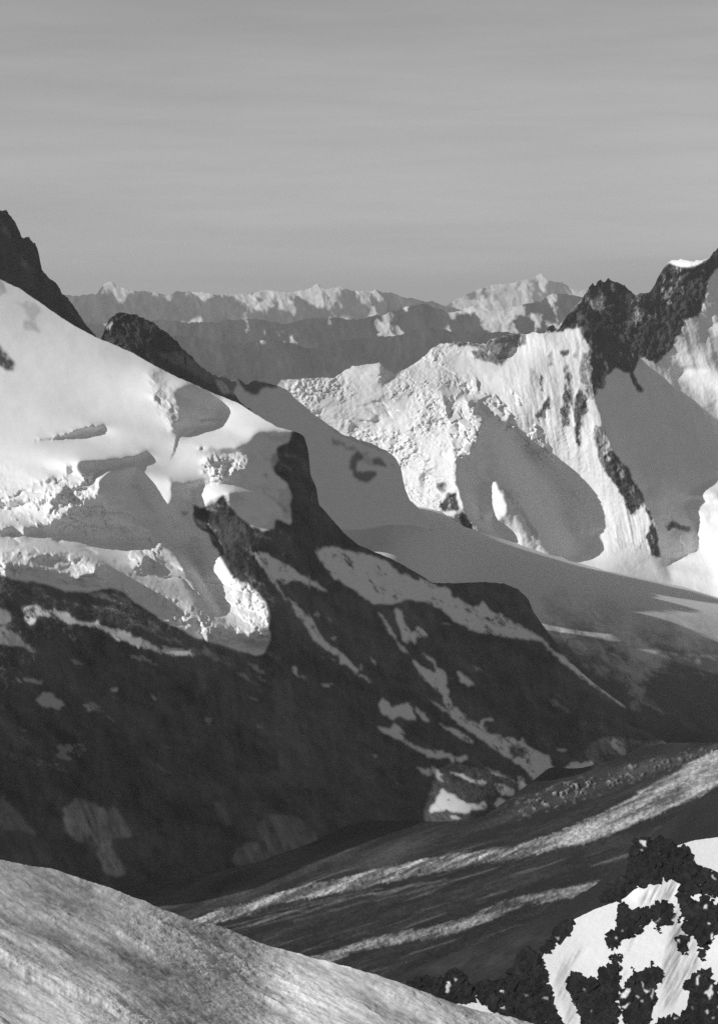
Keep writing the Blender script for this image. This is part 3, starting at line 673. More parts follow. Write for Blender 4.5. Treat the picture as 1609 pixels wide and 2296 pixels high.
PATCH = [  # polygon, cover, light wanted, label
    (C_((90, 788), (150, 783), (220, 800), (300, 820), (370, 860), (440, 855), (480, 890), (560, 900), (640, 940), (700, 965), (800, 978), (905, 982), (905, 1008), (800, 1012), (720, 1000), (620, 970), (520, 940), (470, 905), (420, 885), (370, 875), (300, 862), (230, 838), (170, 835), (140, 872), (110, 862)), 1, .9, 'bright snow ledge running under the hanging glacier'),
    (C_((-60, 780), (30, 800), (60, 880), (100, 940), (170, 1000), (150, 1002), (80, 965), (-60, 965)), .6, -.1, 'grey snow below the ledge at the left edge'),
    (C_((1120, 540), (1180, 552), (1240, 578), (1300, 608), (1360, 655), (1430, 688), (1480, 735), (1440, 722), (1390, 695), (1330, 678), (1270, 682), (1228, 682), (1262, 722), (1312, 768), (1352, 798), (1402, 858), (1442, 928), (1502, 978), (1562, 1028), (1620, 1085)) + E_((1620, 20), (1600, 95), (1570, 60), (1525, 35)) + C_((1525, 1010), (1480, 1000), (1430, 962), (1390, 930), (1370, 882), (1330, 832), (1298, 780), (1250, 725), (1205, 660), (1165, 602)), 1, -.2, 'long grey snow gully beside the rock buttress'),
    (C_((1415, 545), (1470, 520), (1530, 532), (1609, 558)) + D_((0, 455), (100, 488), (170, 530), (240, 562), (330, 606), (410, 622), (420, 660), (470, 690), (520, 715), (550, 680), (600, 730), (640, 740), (700, 780), (790, 830), (830, 866), (900, 922), (1000, 1000), (1100, 1080), (1195, 1150), (1190, 1165), (1080, 1088), (960, 1000), (880, 930), (820, 868), (700, 848), (600, 838), (500, 812), (430, 772), (370, 727), (300, 692), (210, 677), (160, 702), (60, 692), (0, 660)) + C_((1609, 735), (1540, 690), (1480, 650), (1440, 600)), 1, -.2, 'broad grey snow apron on the shoulder above the dark slope'),
    (D_((158, 708), (185, 718), (200, 768), (232, 828), (262, 798), (302, 818), (302, 852), (262, 842), (252, 882), (222, 852), (208, 870), (190, 832), (160, 762)), 1, -.2, ''),
    (D_((80, 728), (112, 748), (142, 800), (170, 850), (215, 905), (225, 925), (195, 912), (160, 855), (130, 822), (100, 772)), .9, -.2, ''),
    (D_((240, 945), (290, 982), (345, 1008), (345, 990), (300, 932), (278, 900), (342, 958), (387, 1008), (392, 1050), (402, 1100), (425, 1172)) + F_((428, 60), (480, 118), (540, 148), (545, 118), (590, 112), (608, 130), (562, 130), (552, 155), (600, 178), (680, 208), (720, 228), (725, 192), (748, 235), (800, 268), (858, 284), (858, 330), (900, 358), (960, 312), (1010, 322), (1052, 312), (1040, 348), (960, 368), (880, 380), (800, 418), (775, 385), (720, 330), (640, 280), (560, 230), (500, 182), (450, 142), (408, 108), (385, 55), (360, 0)) + D_((345, 1085), (300, 1042), (242, 965)), 1, -.2, 'longest grey snow gully branching down to the glacier edge'),
    (F_((82, 62), (100, 25), (150, 62), (200, 55), (210, 38), (252, 90), (257, 142), (190, 112), (150, 122), (100, 102)), 1, -.2, ''),
    (F_((248, 62), (282, 88), (325, 138), (290, 128), (255, 88)), 1, -.2, ''), (F_((348, 138), (420, 162), (482, 195), (518, 242), (480, 222), (420, 188), (370, 162)), 1, -.2, ''),
    (F_((78, 152), (140, 165), (160, 132), (217, 190), (192, 205), (242, 235), (300, 262), (360, 262), (430, 288), (482, 282), (492, 308), (440, 318), (380, 294), (310, 298), (268, 268), (200, 228), (140, 195), (100, 182)), 1, -.15, ''),
    (F_((308, 32), (342, 58), (372, 88), (412, 108), (380, 66), (340, 42)), .9, -.2, ''), (F_((28, 262), (128, 302), (70, 288)), .8, -.2, ''),
    (F_((243, 336), (300, 343), (340, 337), (382, 370), (352, 377), (392, 418), (330, 378), (280, 364)), .95, -.15, ''), (F_((403, 362), (450, 368), (520, 398), (577, 408), (560, 422), (480, 398)), 1, -.1, ''), (F_((548, 332), (620, 358), (692, 386), (640, 383), (590, 368)), .9, -.2, ''),
    (F_((610, 418), (640, 413), (702, 440), (692, 472), (638, 467)), 1, .1, ''), (F_((700, 375), (745, 390), (738, 418), (832, 438), (780, 462), (718, 457), (712, 400)), 1, .3, ''),
    (F_((603, 488), (640, 478), (692, 508), (702, 532), (618, 532)), 1, .45, 'bright snow patch at the glacier edge below the gullies'),
    (F_((370, 436), (402, 452), (442, 468), (482, 498), (540, 508), (560, 488), (588, 515), (560, 532), (500, 532), (470, 543), (400, 533), (320, 548), (312, 520), (350, 480)), .9, -.2, ''),
    (F_((268, 657), (320, 588), (384, 598), (400, 625), (370, 622), (330, 667)), 1, .5, 'bright white snow patch at the foot of the dark slope'), (F_((413, 642), (440, 600), (484, 576), (450, 622)), 1, .25, ''), (F_((503, 610), (550, 592), (572, 638), (530, 637)), 1, .4, ''),
    (F_((388, 552), (412, 540), (474, 575), (440, 578)), .7, 0, ''), (D_((437, 998), (470, 1012), (524, 1055), (490, 1068), (448, 1038)), 1, .3, 'bright snow patch alone on the upper dark slope'),
    (F_((1118, 242), (1140, 202), (1198, 235), (1192, 292), (1150, 272)), .35, -.2, ''), (F_((878, 252), (938, 260), (900, 273)), .9, -.15, ''), (F_((830, 228), (856, 235), (840, 243)), .6, -.15, ''),
    (E_((158, 210), (195, 160), (230, 172), (305, 225), (270, 248), (200, 238)), .6, -.1, ''), (E_((362, 218), (390, 218), (445, 250), (400, 258)), .6, -.1, ''), (E_((245, 400), (380, 398), (392, 430), (320, 478), (235, 462), (268, 435)), .35, -.1, ''),
    (E_((58, 98), (200, 118), (190, 138), (80, 120)), .55, -.1, ''), (E_((72, 322), (128, 340), (90, 348)), .5, -.1, ''), (E_((488, 148), (532, 148), (525, 167), (500, 167)), .75, 0, ''), (E_((1308, 52), (1332, 45), (1332, 85), (1395, 117), (1350, 103), (1308, 82)), .9, .2, ''), (E_((1428, 130), (1505, 128), (1470, 148)), .75, -.1, ''),
    (E_((-40, 45), (42, 65), (-40, 70)), .75, 0, ''), (E_((300, 15), (400, 42), (330, 46)), .45, 0, ''), (E_((1455, 368), (1530, 400), (1480, 385)), .5, 0, ''), (E_((915, 282), (955, 285), (945, 320), (920, 315)), .35, 0, ''), (E_((1145, 310), (1190, 315), (1185, 335), (1150, 330)), .35, 0, ''),
    (E_((670, 178), (712, 195), (690, 208)), .6, 0, ''), (E_((560, 0), (640, 0), (720, 50), (650, 35)), .45, 0, ''), (E_((1030, 60), (1110, 95), (1160, 140), (1240, 240), (1200, 200), (1130, 130), (1060, 90)), .4, 0, ''), (E_((1090, 25), (1150, 50), (1210, 95), (1150, 80)), .45, 0, ''), (E_((1105, 180), (1150, 195), (1165, 220), (1120, 205)), .45, 0, ''),
    (C_((320, 1020), (400, 1050), (330, 1040)), .5, 0, ''), (C_((1395, 830), (1440, 820), (1430, 845)), .8, -.1, ''), (C_((1470, 930), (1520, 920), (1500, 950)), .7, -.1, ''), (C_((1450, 835), (1500, 850), (1480, 860)), .5, -.1, ''),
    (D_((345, 770), (380, 775), (430, 790), (380, 785)), .6, -.2, ''), (D_((45, 918), (70, 945), (82, 985), (60, 955)), .8, -.2, ''), (D_((0, 1000), (80, 1075), (60, 1062), (0, 1020)), .8, -.2, ''), (D_((690, 935), (725, 938), (705, 945)), .5, -.2, ''), (D_((725, 1050), (770, 1068), (740, 1062)), .5, -.2, ''),
]
snow = blur(inside(upper, *wpf), 1)
part = np.where(inside(upper, s.U, s.V), 1, 0)
names = {0: 'rock_wall', 1: 'snowfield'}
patchy = fbm(s.U, s.V, 15, 5, 359, ang=45, stretch=2.2, gain=.75)
plabels = {0: 'dark rock wall and slope below the snow', 1: 'upper snow dome with hanging glacier'}
T = np.where(s.V > 0, -.14, 0.) + .10 * fbm(s.U, s.V, 60, 4, 311)
T = T * (1 - snow) + np.interp(s.V + .25 * s.U, [700, 900, 1080], [.40, .45, .58]) * snow
T -= (1 - snow) * .22 * np.clip((s.V - 1500) / 150, 0, 1)
for i, (p, k, t, lb) in enumerate(PATCH):
    m0 = inside(p, *wps)
    m = blur(m0, 1) * k
    m = m * np.clip((1.25 if i else .95) + 2.1 * patchy, .0, 1)
    snow = np.maximum(snow, m)
    T = T * (1 - m) + t * m
    part[m0 & (part != 1)] = 10 + i
    names[10 + i] = 'snow_patch'
    if lb:
        plabels[10 + i] = lb
# rock showing through the snow
for p, k in ((A_((-80, 640), (0, 700), (60, 790), (50, 832), (0, 805), (-80, 760)), .85), (A_((60, 510), (150, 520), (190, 560), (150, 600), (110, 560)), .28), (A_((95, 600), (150, 590), (178, 640), (110, 640)), .32), (A_((-40, 400), (15, 420), (30, 470), (-40, 500)), .4),
             (D_((128, 503), (190, 518), (250, 558), (278, 582), (230, 577), (190, 557), (150, 530)), .95), (K_((1080, 460), (1150, 320), (1250, 280), (1320, 500), (1250, 620), (1150, 560)), .45),
             (K_((270, 920), (330, 890), (350, 930), (290, 950)), .5), (K_((990, 560), (1060, 560), (1050, 600), (1000, 590)), .45), (K_((1150, 700), (1300, 640), (1300, 900), (1220, 980), (1170, 860)), .25),
             (K_((980, 680), (1100, 760), (1250, 900), (1220, 900), (1080, 790)), .35), (K_((500, 800), (560, 790), (600, 850), (520, 880)), .5), (D_((90, 590), (130, 610), (110, 625)), .25),
             (F_((560, 150), (610, 165), (610, 190), (570, 190)), .9), (F_((660, 240), (720, 240), (745, 290), (700, 300)), .85), (F_((710, 238), (750, 260), (755, 290), (720, 270)), .85)):
    snow *= 1 - k * blur(inside(p, *wpr), 1) * np.clip(1.15 + .9 * fbm(s.U, s.V, 10, 3, 317), 0, 1)
wall = 1 - blur(inside(upper, s.U, s.V), 4)
dust = np.clip(fbm(wpr[0], wpr[1], 70, 6, 321, ang=28, stretch=2.6, gain=.62) * 1.7 - .55, 0, 1) * np.clip((1720 - s.V) / 350, 0, 1) * np.clip((780 - s.U) / 160, 0, 1)
snow = np.maximum(snow, wall * dust * .5)
ledge = np.clip(fbm(*wps, 20, 6, 323, ang=30, stretch=5, gain=.68) * 2.8 - .75, 0, 1) * np.clip(fbm(s.U, s.V, 130, 3, 324) * 2.2 + .45, 0, 1) * np.clip((1900 - s.V) / 200, 0, 1)
snow = np.maximum(snow, wall * ledge * .5)
near = np.clip(blur(inside(upper, s.U, s.V), 22) * 3, 0, 1) * np.clip((720 - s.U) / 120, 0, 1)
snow = np.maximum(snow, wall * near * np.clip(fbm(*wps, 26, 6, 326, ang=24, stretch=3.5, gain=.66) * 2.4 - .2, 0, 1) * .6)
snow = snow * (1 - .12 * np.clip(fbm(*wps, 45, 6, 327, gain=.68), 0, 1))
but = blur(inside(K_((380, 800), (600, 760), (760, 900), (1000, 1030), (1250, 1000), (1330, 1250), (1400, 1400), (900, 1400), (560, 1173), (400, 1000)), s.U, s.V), 4)
snow = np.maximum(snow, but * np.clip(fbm(s.U, s.V, 22, 5, 325, ang=70, stretch=2, gain=.7) * 1.5 - .35, 0, 1) * .6)
# light wanted on the snow: hollows, cliffs and brows of the hanging glacier
TP = [
    (C_((230, 410), (330, 340), (430, 310), (440, 220), (490, 185), (612, 165), (616, 230), (650, 300), (705, 358), (760, 390), (772, 240), (870, 250), (862, 420), (905, 470), (870, 500), (920, 640), (940, 720), (1000, 800), (960, 850), (870, 740), (800, 590), (740, 530), (700, 500), (620, 480), (550, 510), (470, 500), (400, 470), (300, 470), (220, 450)), -.06, 2, wpf),
    (C_((340, 160), (360, 140), (450, 133), (550, 133), (620, 112), (660, 92), (678, 122), (640, 132), (560, 147), (470, 177), (430, 202), (400, 232), (370, 207), (350, 197)), -.12, 1, wpf),
    (C_((430, 205), (480, 172), (560, 152), (612, 148), (612, 163), (560, 166), (490, 184), (445, 222), (440, 300), (420, 300)), .9, 0, wpf),
    (C_((375, 225), (420, 210), (410, 240), (370, 240)), -.1, 0, wps), (C_((345, 255), (385, 250), (380, 272), (340, 272)), -.1, 0, wps),
    (C_((452, 328), (492, 350), (518, 418), (500, 402), (470, 352)), .85, 0, wpf), (C_((590, 590), (600, 560), (645, 540), (640, 620), (612, 604)), .9, 1, wpf), (C_((640, 560), (690, 590), (690, 630), (630, 625)), -.05, 1, wpf),
    (C_((690, 555), (760, 545), (820, 620), (860, 720), (830, 800), (790, 830), (740, 760), (700, 720), (640, 680), (580, 640), (620, 640), (690, 630)), .55, 2, wps),
    (C_((800, 640), (860, 660), (950, 790), (1040, 880), (1040, 930), (950, 900), (880, 840), (850, 730)), .28, 2, wps),
    (C_((865, 490), (930, 465), (960, 520), (1000, 580), (1040, 650), (1090, 680), (1160, 730), (1210, 800), (1212, 880), (1150, 915), (1080, 905), (1060, 840), (1000, 790), (940, 720), (910, 660)), .9, 1, wps),
    (C_((470, 610), (560, 685), (650, 755), (760, 830), (880, 850), (1000, 895), (1130, 935), (1200, 900), (1230, 930), (1190, 1010), (1080, 1000), (940, 960), (800, 900), (650, 810), (540, 725), (400, 740), (250, 712), (150, 690), (20, 650), (30, 600), (150, 610), (350, 660), (430, 612)), -.05, 1, wpf),
    (C_((888, 838), (915, 880), (932, 948), (908, 942), (893, 880)), .8, 0, wpf), (C_((20, 602), (90, 590), (145, 612), (140, 672), (60, 655)), 0, 1, wps), (C_((300, 620), (350, 640), (430, 615), (420, 640), (345, 668), (330, 640)), .7, 1, wps), (C_((110, 570), (200, 560), (350, 580), (350, 600), (250, 590), (150, 595)), .05, 1, wps),
    (A_((160, 1137), (280, 1118), (380, 1078), (472, 1072), (472, 1084), (400, 1100), (300, 1128)), -.15, 0, wps), (C_((150, 247), (230, 213), (272, 213), (210, 242)), -.05, 0, wps), (C_((-40, 308), (140, 322), (60, 346), (-40, 342)), 0, 0, wps), (C_((-40, 450), (50, 440), (75, 462), (20, 472)), 0, 0, wps), (C_((100, 438), (180, 440), (170, 468), (110, 466)), .05, 0, wps),
    (C_((160, 425), (185, 430), (270, 505), (250, 500)), .15, 0, wpf), (C_((300, 160), (325, 160), (325, 195), (305, 195)), -.05, 0, wpf), (C_((210, 410), (340, 425), (430, 430), (430, 462), (300, 470), (240, 458)), -.05, 1, wps), (C_((240, 300), (300, 260), (340, 300), (340, 330), (240, 350)), .1, 1, wps),
    (A_((765, 900), (860, 880), (960, 940), (1000, 970), (985, 1000), (1000, 1070), (900, 1080), (830, 1092), (800, 1030)), .02, 2, wpf), (A_((670, 830), (710, 805), (760, 870), (800, 1000), (790, 1060), (740, 1010), (700, 940), (680, 880)), .22, 2, wps), (A_((900, 1043), (1000, 1043), (1000, 1052), (900, 1052)), .7, 0, wpf),
    (A_((690, 930), (710, 940), (720, 980), (705, 970)), -.1, 0, wps), (A_((760, 1060), (850, 1040), (830, 1090), (780, 1110)), -.05, 1, wps), (C_((800, 0), (815, 0), (780, 110), (768, 130)), .15, 0, wpf),
    (K_((1300, 185), (1180, 185), (1050, 165), (950, 180), (880, 270), (760, 320), (560, 320), (480, 330), (620, 380), (800, 390), (880, 430), (900, 470), (830, 520), (680, 580), (620, 640), (760, 650), (1000, 700), (1100, 800), (1200, 860), (1320, 800), (1320, 300)), 0.0, 2, wpf),
    (K_((500, 470), (560, 420), (700, 440), (780, 460), (640, 500), (540, 520)), .1, 1, wps), (K_((640, 560), (660, 480), (690, 490), (660, 570)), 0, 0, wps), (K_((430, 350), (480, 310), (470, 340)), -.1, 0, wpf), (K_((280, 200), (380, 170), (400, 200), (310, 220)), -.05, 1, wpf),
    (K_((700, 710), (900, 740), (1100, 800), (1120, 1000), (1000, 1030), (900, 1000), (780, 900), (690, 800)), -.02, 2, wpf), (K_((230, 420), (480, 420), (480, 600), (380, 650), (300, 660), (220, 620)), .6, 3, wpf),
    (K_((185, 600), (290, 665), (400, 640), (480, 620), (430, 700), (385, 800), (380, 900), (400, 1000), (450, 1060), (560, 1180), (380, 1180), (100, 1000), (170, 960), (160, 850), (210, 770)), -.05, 1, wps),
    (K_((395, 730), (480, 660), (600, 635), (760, 655), (770, 710), (640, 745), (560, 800), (440, 835)), .92, 1, wps), (K_((660, 750), (720, 750), (715, 820), (690, 810)), .6, 0, wps),
]
for p, t, so, w in TP:
    m = s.mask(p, w, so)
    T = T * (1 - m) + t * m
upm = blur(inside(upper, s.U, s.V), 4)
ice = upm * np.clip((s.V - np.interp(s.U, [-360, 0, 300, 450, 660], [980, 1010, 1080, 1150, 1130])) / 60, 0, 1)
T += ice * np.interp(s.U, [0, 250, 420], [.16, .16, .14]) * fbm(s.U, s.V, 26, 5, 331, ang=12, stretch=2.6, gain=.65)
tong = blur(inside(C_((900, 660), (1240, 660), (1240, 940), (1000, 900)), s.U, s.V), 6)
crev = np.clip(ridged(*s.warp(5, 30, 333), 13, 4, 334, ang=3, stretch=7, gain=.6) * 2.4 - .95, 0, 1) * np.clip(.3 + 1.6 * fbm(s.U, s.V, 60, 3, 336, ang=5, stretch=2), 0, 1)
T = T - ice * np.interp(s.U, [0, 240, 330], [1, .9, .15]) * crev * .62
T += upm * .05 * fbm(s.U, s.V, 24, 5, 338, gain=.65)
T += tong * .42 * fbm(s.U, s.V, 16, 5, 335, ang=25, stretch=2, gain=.7)
T += upm * .05 * fbm(s.U, s.V, 90, 4, 337)
T = np.where(T < .3, T - .42 * np.clip((.3 - T) / .3, 0, 1), T)
T -= 0 * np.clip((s.U - 560) / 120, 0, 1) * np.clip((1420 - s.U) / 60, 0, 1) * (1 - blur(inside(upper, s.U, s.V), 3)) + .25 * np.clip((s.V - 1400) / 60, 0, 1) * np.clip((700 - s.U) / 60, 0, 1)
s.shape_light(T, lam=900, eps=.2, passes=3, focus=np.maximum(np.clip(blur(inside(upper, s.U, s.V), 5) * 1.15, 0, 1), np.interp(s.U, [650, 850, 1100], [.34, .14, .02]) * np.clip((1930 - s.V) / 120, 0, 1)))
s.relief -= s.sample(blur(s.relief, 6), np.array([1194.]), np.array([1375.]))[0]
rk = np.clip(1 - snow * 1.3, 0, 1)
rel = 7 * ridged(*wpr, 90, 5, 341, ang=58, stretch=2.2, gain=.45) + 1.2 * facets(*wpr, 17, 343, 1.2) + 1.3 * fbm(s.U, s.V, 9, 4, 345)
s.relief += blur(rk, 2) * rel * np.interp(s.U, [500, 800], [1, .62])
s.relief += ice * blur(snow, 1) * np.interp(s.U, [0, 260, 420], [1, .8, .45]) * (np.clip(.5 + 1.2 * fbm(s.U, s.V, 80, 3, 346), .08, 1) * (2.6 * ridged(*wpf, 18, 5, 347, ang=6, stretch=4, gain=.66) + .9 * facets(*wpf, 9, 348, 1.4)))
s.relief += tong * (3 * ridged(*wps, 13, 4, 349, ang=28, stretch=3, gain=.65)) + upm * (1.0 * fbm(s.U, s.V, 110, 3, 350, ang=30, stretch=2) + .10 * fbm(s.U, s.V, 12, 4, 353))
ck = cracks(*s.warp(6, 40, 361), 34, 362, ang=6, stretch=4, width=.08) * np.clip(.3 + 2 * fbm(s.U, s.V, 60, 3, 363), 0, 1)
s.relief -= 9 * ck * ice * blur(snow, 1)
ck2 = cracks(*s.warp(5, 30, 365), 26, 366, ang=35, stretch=2.4, width=.06)
s.relief -= 4 * ck2 * tong
rim = np.clip(blur(inside(C_((-800, 480), (60, 530), (330, 550), (470, 600), (600, 720), (560, 760), (420, 640), (300, 650), (140, 620), (60, 690), (-800, 700)), *wps), 2) + blur(inside(C_((1000, 600), (1100, 670), (1180, 740), (1240, 820), (1230, 920), (1150, 930), (1060, 800)), *wps), 2) + blur(inside(C_((200, 225), (430, 185), (450, 330), (530, 430), (400, 475), (200, 440)), *wps), 2) + blur(inside(C_((560, 480), (730, 480), (730, 640), (600, 640)), *wps), 2) + blur(inside(K_((470, 400), (900, 400), (860, 540), (640, 660), (480, 640)), *wps), 2) + blur(inside(C_((640, 700), (900, 800), (1100, 900), (1000, 960), (760, 860)), *wps), 2) + .7 * blur(inside(C_((-800, 260), (330, 270), (430, 480), (-800, 560)), *wps), 2) * (patchy > .1), 0, 1)
rb = rubble(s.U, s.V, s.h, lambda cu, cv: s.nearest(rim, cu, cv) * (s.nearest(patchy, cu, cv) > -.15), 367, spacing=7, sizes=(3, 11), joint=12, high=4, floor=0.)
s.relief += blur(rb, 0) * rim * snow
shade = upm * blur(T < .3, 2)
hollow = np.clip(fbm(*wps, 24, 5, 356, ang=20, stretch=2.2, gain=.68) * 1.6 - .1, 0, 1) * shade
s.relief += shade * 1.6 * fbm(*wps, 16, 5, 357, ang=30, stretch=2, gain=.65)
strip = blur(inside(A_((660, 820), (720, 800), (830, 1000), (830, 1090), (770, 1120), (700, 980)), *wps), 3) + blur(inside(K_((480, 430), (880, 420), (820, 540), (640, 620), (480, 640)), *wps), 3)
s.relief += strip * 5 * ridged(s.U, s.V, 18, 4, 352, ang=40, stretch=1.8, gain=.6)
rockalb = ROCK * np.clip(1 + 1.3 * fbm(*wpr, 60, 6, 351, ang=38, stretch=2.6, gain=.7) + 1.0 * fbm(s.U, s.V, 17, 5, 354, ang=78, stretch=2.8, gain=.72) + .5 * ridged(*wpr, 34, 5, 358, ang=25, stretch=4, gain=.6), .12, 3.6)
for p, a in ((E_((285, 690), (340, 642), (400, 658), (470, 688), (520, 688), (560, 750), (605, 812), (505, 830), (500, 862), (562, 950), (575, 978), (520, 994), (478, 982), (443, 920), (438, 860), (380, 850), (330, 822), (285, 800)), .42), (E_((0, 650), (-60, 600), (60, 680), (110, 740), (170, 810), (60, 790), (-60, 760)), .24), (E_((160, 870), (200, 880), (235, 950), (190, 950)), .15),
             (E_((960, 660), (1050, 720), (1040, 760), (1000, 780), (970, 700)), .18), (E_((1150, 760), (1200, 720), (1330, 720), (1420, 800), (1450, 860), (1300, 900), (1150, 970), (1030, 930), (1080, 860), (1150, 840)), .25), (E_((1195, 730), (1215, 730), (1200, 780)), .18), (E_((1300, 720), (1325, 730), (1320, 770)), .18),
             (E_((1230, 100), (1300, 120), (1320, 300), (1400, 420), (1480, 550), (1200, 600), (1150, 560), (1250, 520), (1240, 300)), .14), (E_((1140, 540), (1460, 530), (1480, 600), (1180, 600)), .11), (E_((860, 20), (900, 20), (950, 150), (910, 170), (890, 90)), .13)):
    m = blur(inside(p, *wpr), 1) * np.clip(.75 + 1.1 * fbm(s.U, s.V, 16, 5, 355, ang=68, stretch=4, gain=.68), 0, 1.3)
    rockalb = rockalb * (1 - m) + a * m
    if a == .42:
        part[inside(p, *wps) & (part == 0)] = 2
names[2] = 'scree_fan'; plabels[2] = 'pale fan of scree at the foot of the dark wall'
sn = np.clip((snow - .15) * 1.25, 0, 1)
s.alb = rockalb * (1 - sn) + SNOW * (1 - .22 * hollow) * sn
s.part = part
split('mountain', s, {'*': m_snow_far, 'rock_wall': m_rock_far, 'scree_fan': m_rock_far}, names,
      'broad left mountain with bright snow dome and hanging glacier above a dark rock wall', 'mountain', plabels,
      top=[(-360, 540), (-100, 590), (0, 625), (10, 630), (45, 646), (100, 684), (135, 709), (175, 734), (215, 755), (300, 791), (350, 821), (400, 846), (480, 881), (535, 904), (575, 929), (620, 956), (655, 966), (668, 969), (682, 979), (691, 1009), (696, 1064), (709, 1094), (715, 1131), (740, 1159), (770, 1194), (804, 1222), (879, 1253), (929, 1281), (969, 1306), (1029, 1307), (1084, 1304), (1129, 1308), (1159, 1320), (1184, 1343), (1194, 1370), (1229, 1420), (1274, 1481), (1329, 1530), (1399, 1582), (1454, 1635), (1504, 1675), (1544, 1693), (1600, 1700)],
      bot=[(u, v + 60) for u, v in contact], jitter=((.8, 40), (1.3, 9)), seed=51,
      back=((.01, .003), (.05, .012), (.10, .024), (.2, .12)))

# ------------------------------------------------------------------ valley glacier with bands of moraine
s = Sheet(-500, 2050, 1660, 2330, 2.0)
s.D = level_depth(s.V, VG_Z)
wu, wv = s.warp(10, 60, 401)


def flow(v_at):                                     # position across the flow: 0 at the far bank
    return np.interp(s.U, [p[0] for p in v_at], [p[1] for p in v_at])


main_hi = flow([(150, 2150), (400, 2075), (500, 2042), (560, 2030), (620, 2004), (700, 1985), (804, 1964), (880, 1943), (969, 1925), (1080, 1912), (1150, 1903), (1205, 1884), (1260, 1868), (1304, 1850), (1360, 1822), (1420, 1790), (1480, 1752), (1540, 1715), (1609, 1686), (1760, 1640)])
main_lo = flow([(150, 2185), (400, 2095), (500, 2062), (560, 2046), (620, 2022), (700, 2008), (804, 1990), (880, 1970), (969, 1953), (1080, 1934), (1150, 1922), (1205, 1912), (1260, 1895), (1304, 1888), (1360, 1867), (1420, 1845), (1480, 1815), (1540, 1790), (1609, 1758), (1760, 1705)])
hi2 = flow([(600, 2190), (700, 2150), (804, 2113), (900, 2094), (980, 2075), (1050, 2055), (1120, 2025), (1160, 2010), (1240, 1996), (1320, 1982), (1400, 1965), (1760, 1880)])
lo2 = flow([(600, 2206), (700, 2166), (804, 2129), (900, 2112), (980, 2096), (1050, 2080), (1120, 2052), (1160, 2037), (1240, 2015), (1320, 1998), (1400, 1975), (1760, 1890)])
jit = 6 * fbm(s.U, s.V, 18, 6, 405, ang=-18, stretch=3, gain=.72) + 4 * fbm(s.U, s.V, 90, 2, 406)


def band(hi, lo, soft=4):
    return np.clip((s.V + jit - hi) / soft + .5, 0, 1) * np.clip((lo - s.V - jit * .6) / soft + .5, 0, 1)


ang = -19
fine = fbm(s.U, s.V, 4.5, 3, 411, ang=ang, stretch=7, gain=.7)
med = fbm(s.U, s.V, 15, 4, 413, ang=ang, stretch=8)
st = fbm(s.U, s.V, 9, 5, 431, ang=-19, stretch=9, gain=.65)
b1 = np.clip((band(main_hi - 4, main_lo + 5, 16) * 1.7 - .62 + .75 * st + .35 * fbm(s.U, s.V, 5, 3, 433)) * 1.8, 0, 1)
b2 = np.clip((band(hi2 - 3, lo2 + 4, 13) * 1.7 - .62 + .75 * st + .35 * fbm(s.U, s.V, 5, 3, 435)) * 1.8, 0, 1)
dirt = .026 * np.clip(1 + 1.3 * med + .9 * fine + .5 * fbm(s.U, s.V, 40, 3, 417, ang=ang, stretch=7), .4, 3)
s.alb = dirt
s.alb = s.alb + b1 * np.clip(.36 + .36 * fbm(s.U, s.V, 5, 4, 415, ang=ang, stretch=3, gain=.78) + .8 * fbm(s.U, s.V, 8, 4, 416, ang=np.degrees(0) + ang - 5, stretch=14, gain=.6), .12, .85) + b2 * np.clip(.27 + .30 * fine + .35 * med, .04, .6)
for pts, w, k in (([(500, 2082), (620, 2052), (700, 2040), (804, 2010), (900, 1990), (1000, 1972)], 3, .10), ([(560, 2078), (700, 2030), (760, 2018), (860, 1997)], 2.2, .09), ([(660, 2066), (804, 2025), (920, 2000), (1000, 1982)], 2.5, .06), ([(480, 2066), (560, 2054), (804, 2003), (860, 1990)], 1.6, .07)):
    s.alb = s.alb + k * np.clip(1.2 - line_dist(pts, s.U, s.V + jit) / w, 0, 1) * (1 + .5 * fine)
# far margin: ice blocks and dusty ice up-valley between the bank and the main band
s.alb = s.alb + .14 * np.clip(fbm(s.U, s.V, 7, 4, 437, ang=-18, stretch=22, gain=.55) * 2.6 - .75, 0, 1) * np.clip((s.V - main_hi + 30) / 20, 0, 1)
far_m = np.clip((main_hi - s.V) / 12, 0, 1) * np.clip((s.U - 1080) / 160, 0, 1)
up = np.clip(1 - np.abs((s.V - flow([(1050, 1850), (1200, 1800), (1304, 1768), (1400, 1735), (1609, 1688)])) / 34), 0, 1)
speck = np.clip(fbm(s.U, s.V, 7, 3, 421, ang=-10, stretch=1.8, gain=.75) * 2.4 - .45, 0, 1)
s.alb = s.alb + far_m * up * (.07 + .62 * speck * np.interp(s.U, [1080, 1180, 1320, 1500], [.2, 1, .8, .3]) + .05 * med)
s.alb = s.alb + .03 * np.clip((main_hi - s.V) / 30, 0, 1) * np.clip((1100 - s.U) / 200, 0, 1) * (1 + med) * np.clip((s.V - 1860) / 30, 0, 1)
s.alb = np.clip(s.alb, .02, .8)
zn = 1.5 * blur(b1, 4) + 1 * blur(b2, 4) + 6 * far_m * up * speck + 1.5 * fbm(s.U, s.V, 22, 3, 425, ang=ang, stretch=5) + 1.2 * fbm(s.U, s.V, 5, 3, 427, ang=ang, stretch=2) * (.3 + b1 + b2)
m_glacier = terrain_mat('glacier_ice', 7, vary=.45, bump=.5)
solid('glacier', s, m_glacier, 'valley glacier curving past with pale bands of moraine on dark ice', 'glacier',
      top=[(-500, 1950), (150, 1930), (450, 1915), (700, 1880), (804, 1840), (939, 1840), (1084, 1830), (1154, 1780), (1229, 1722), (1304, 1705), (1379, 1685), (1504, 1665), (1760, 1662), (2050, 1662)],
      bot=[(-500, 2320), (2050, 2320)], jitter=((0, 9),), back=(), zn=zn)

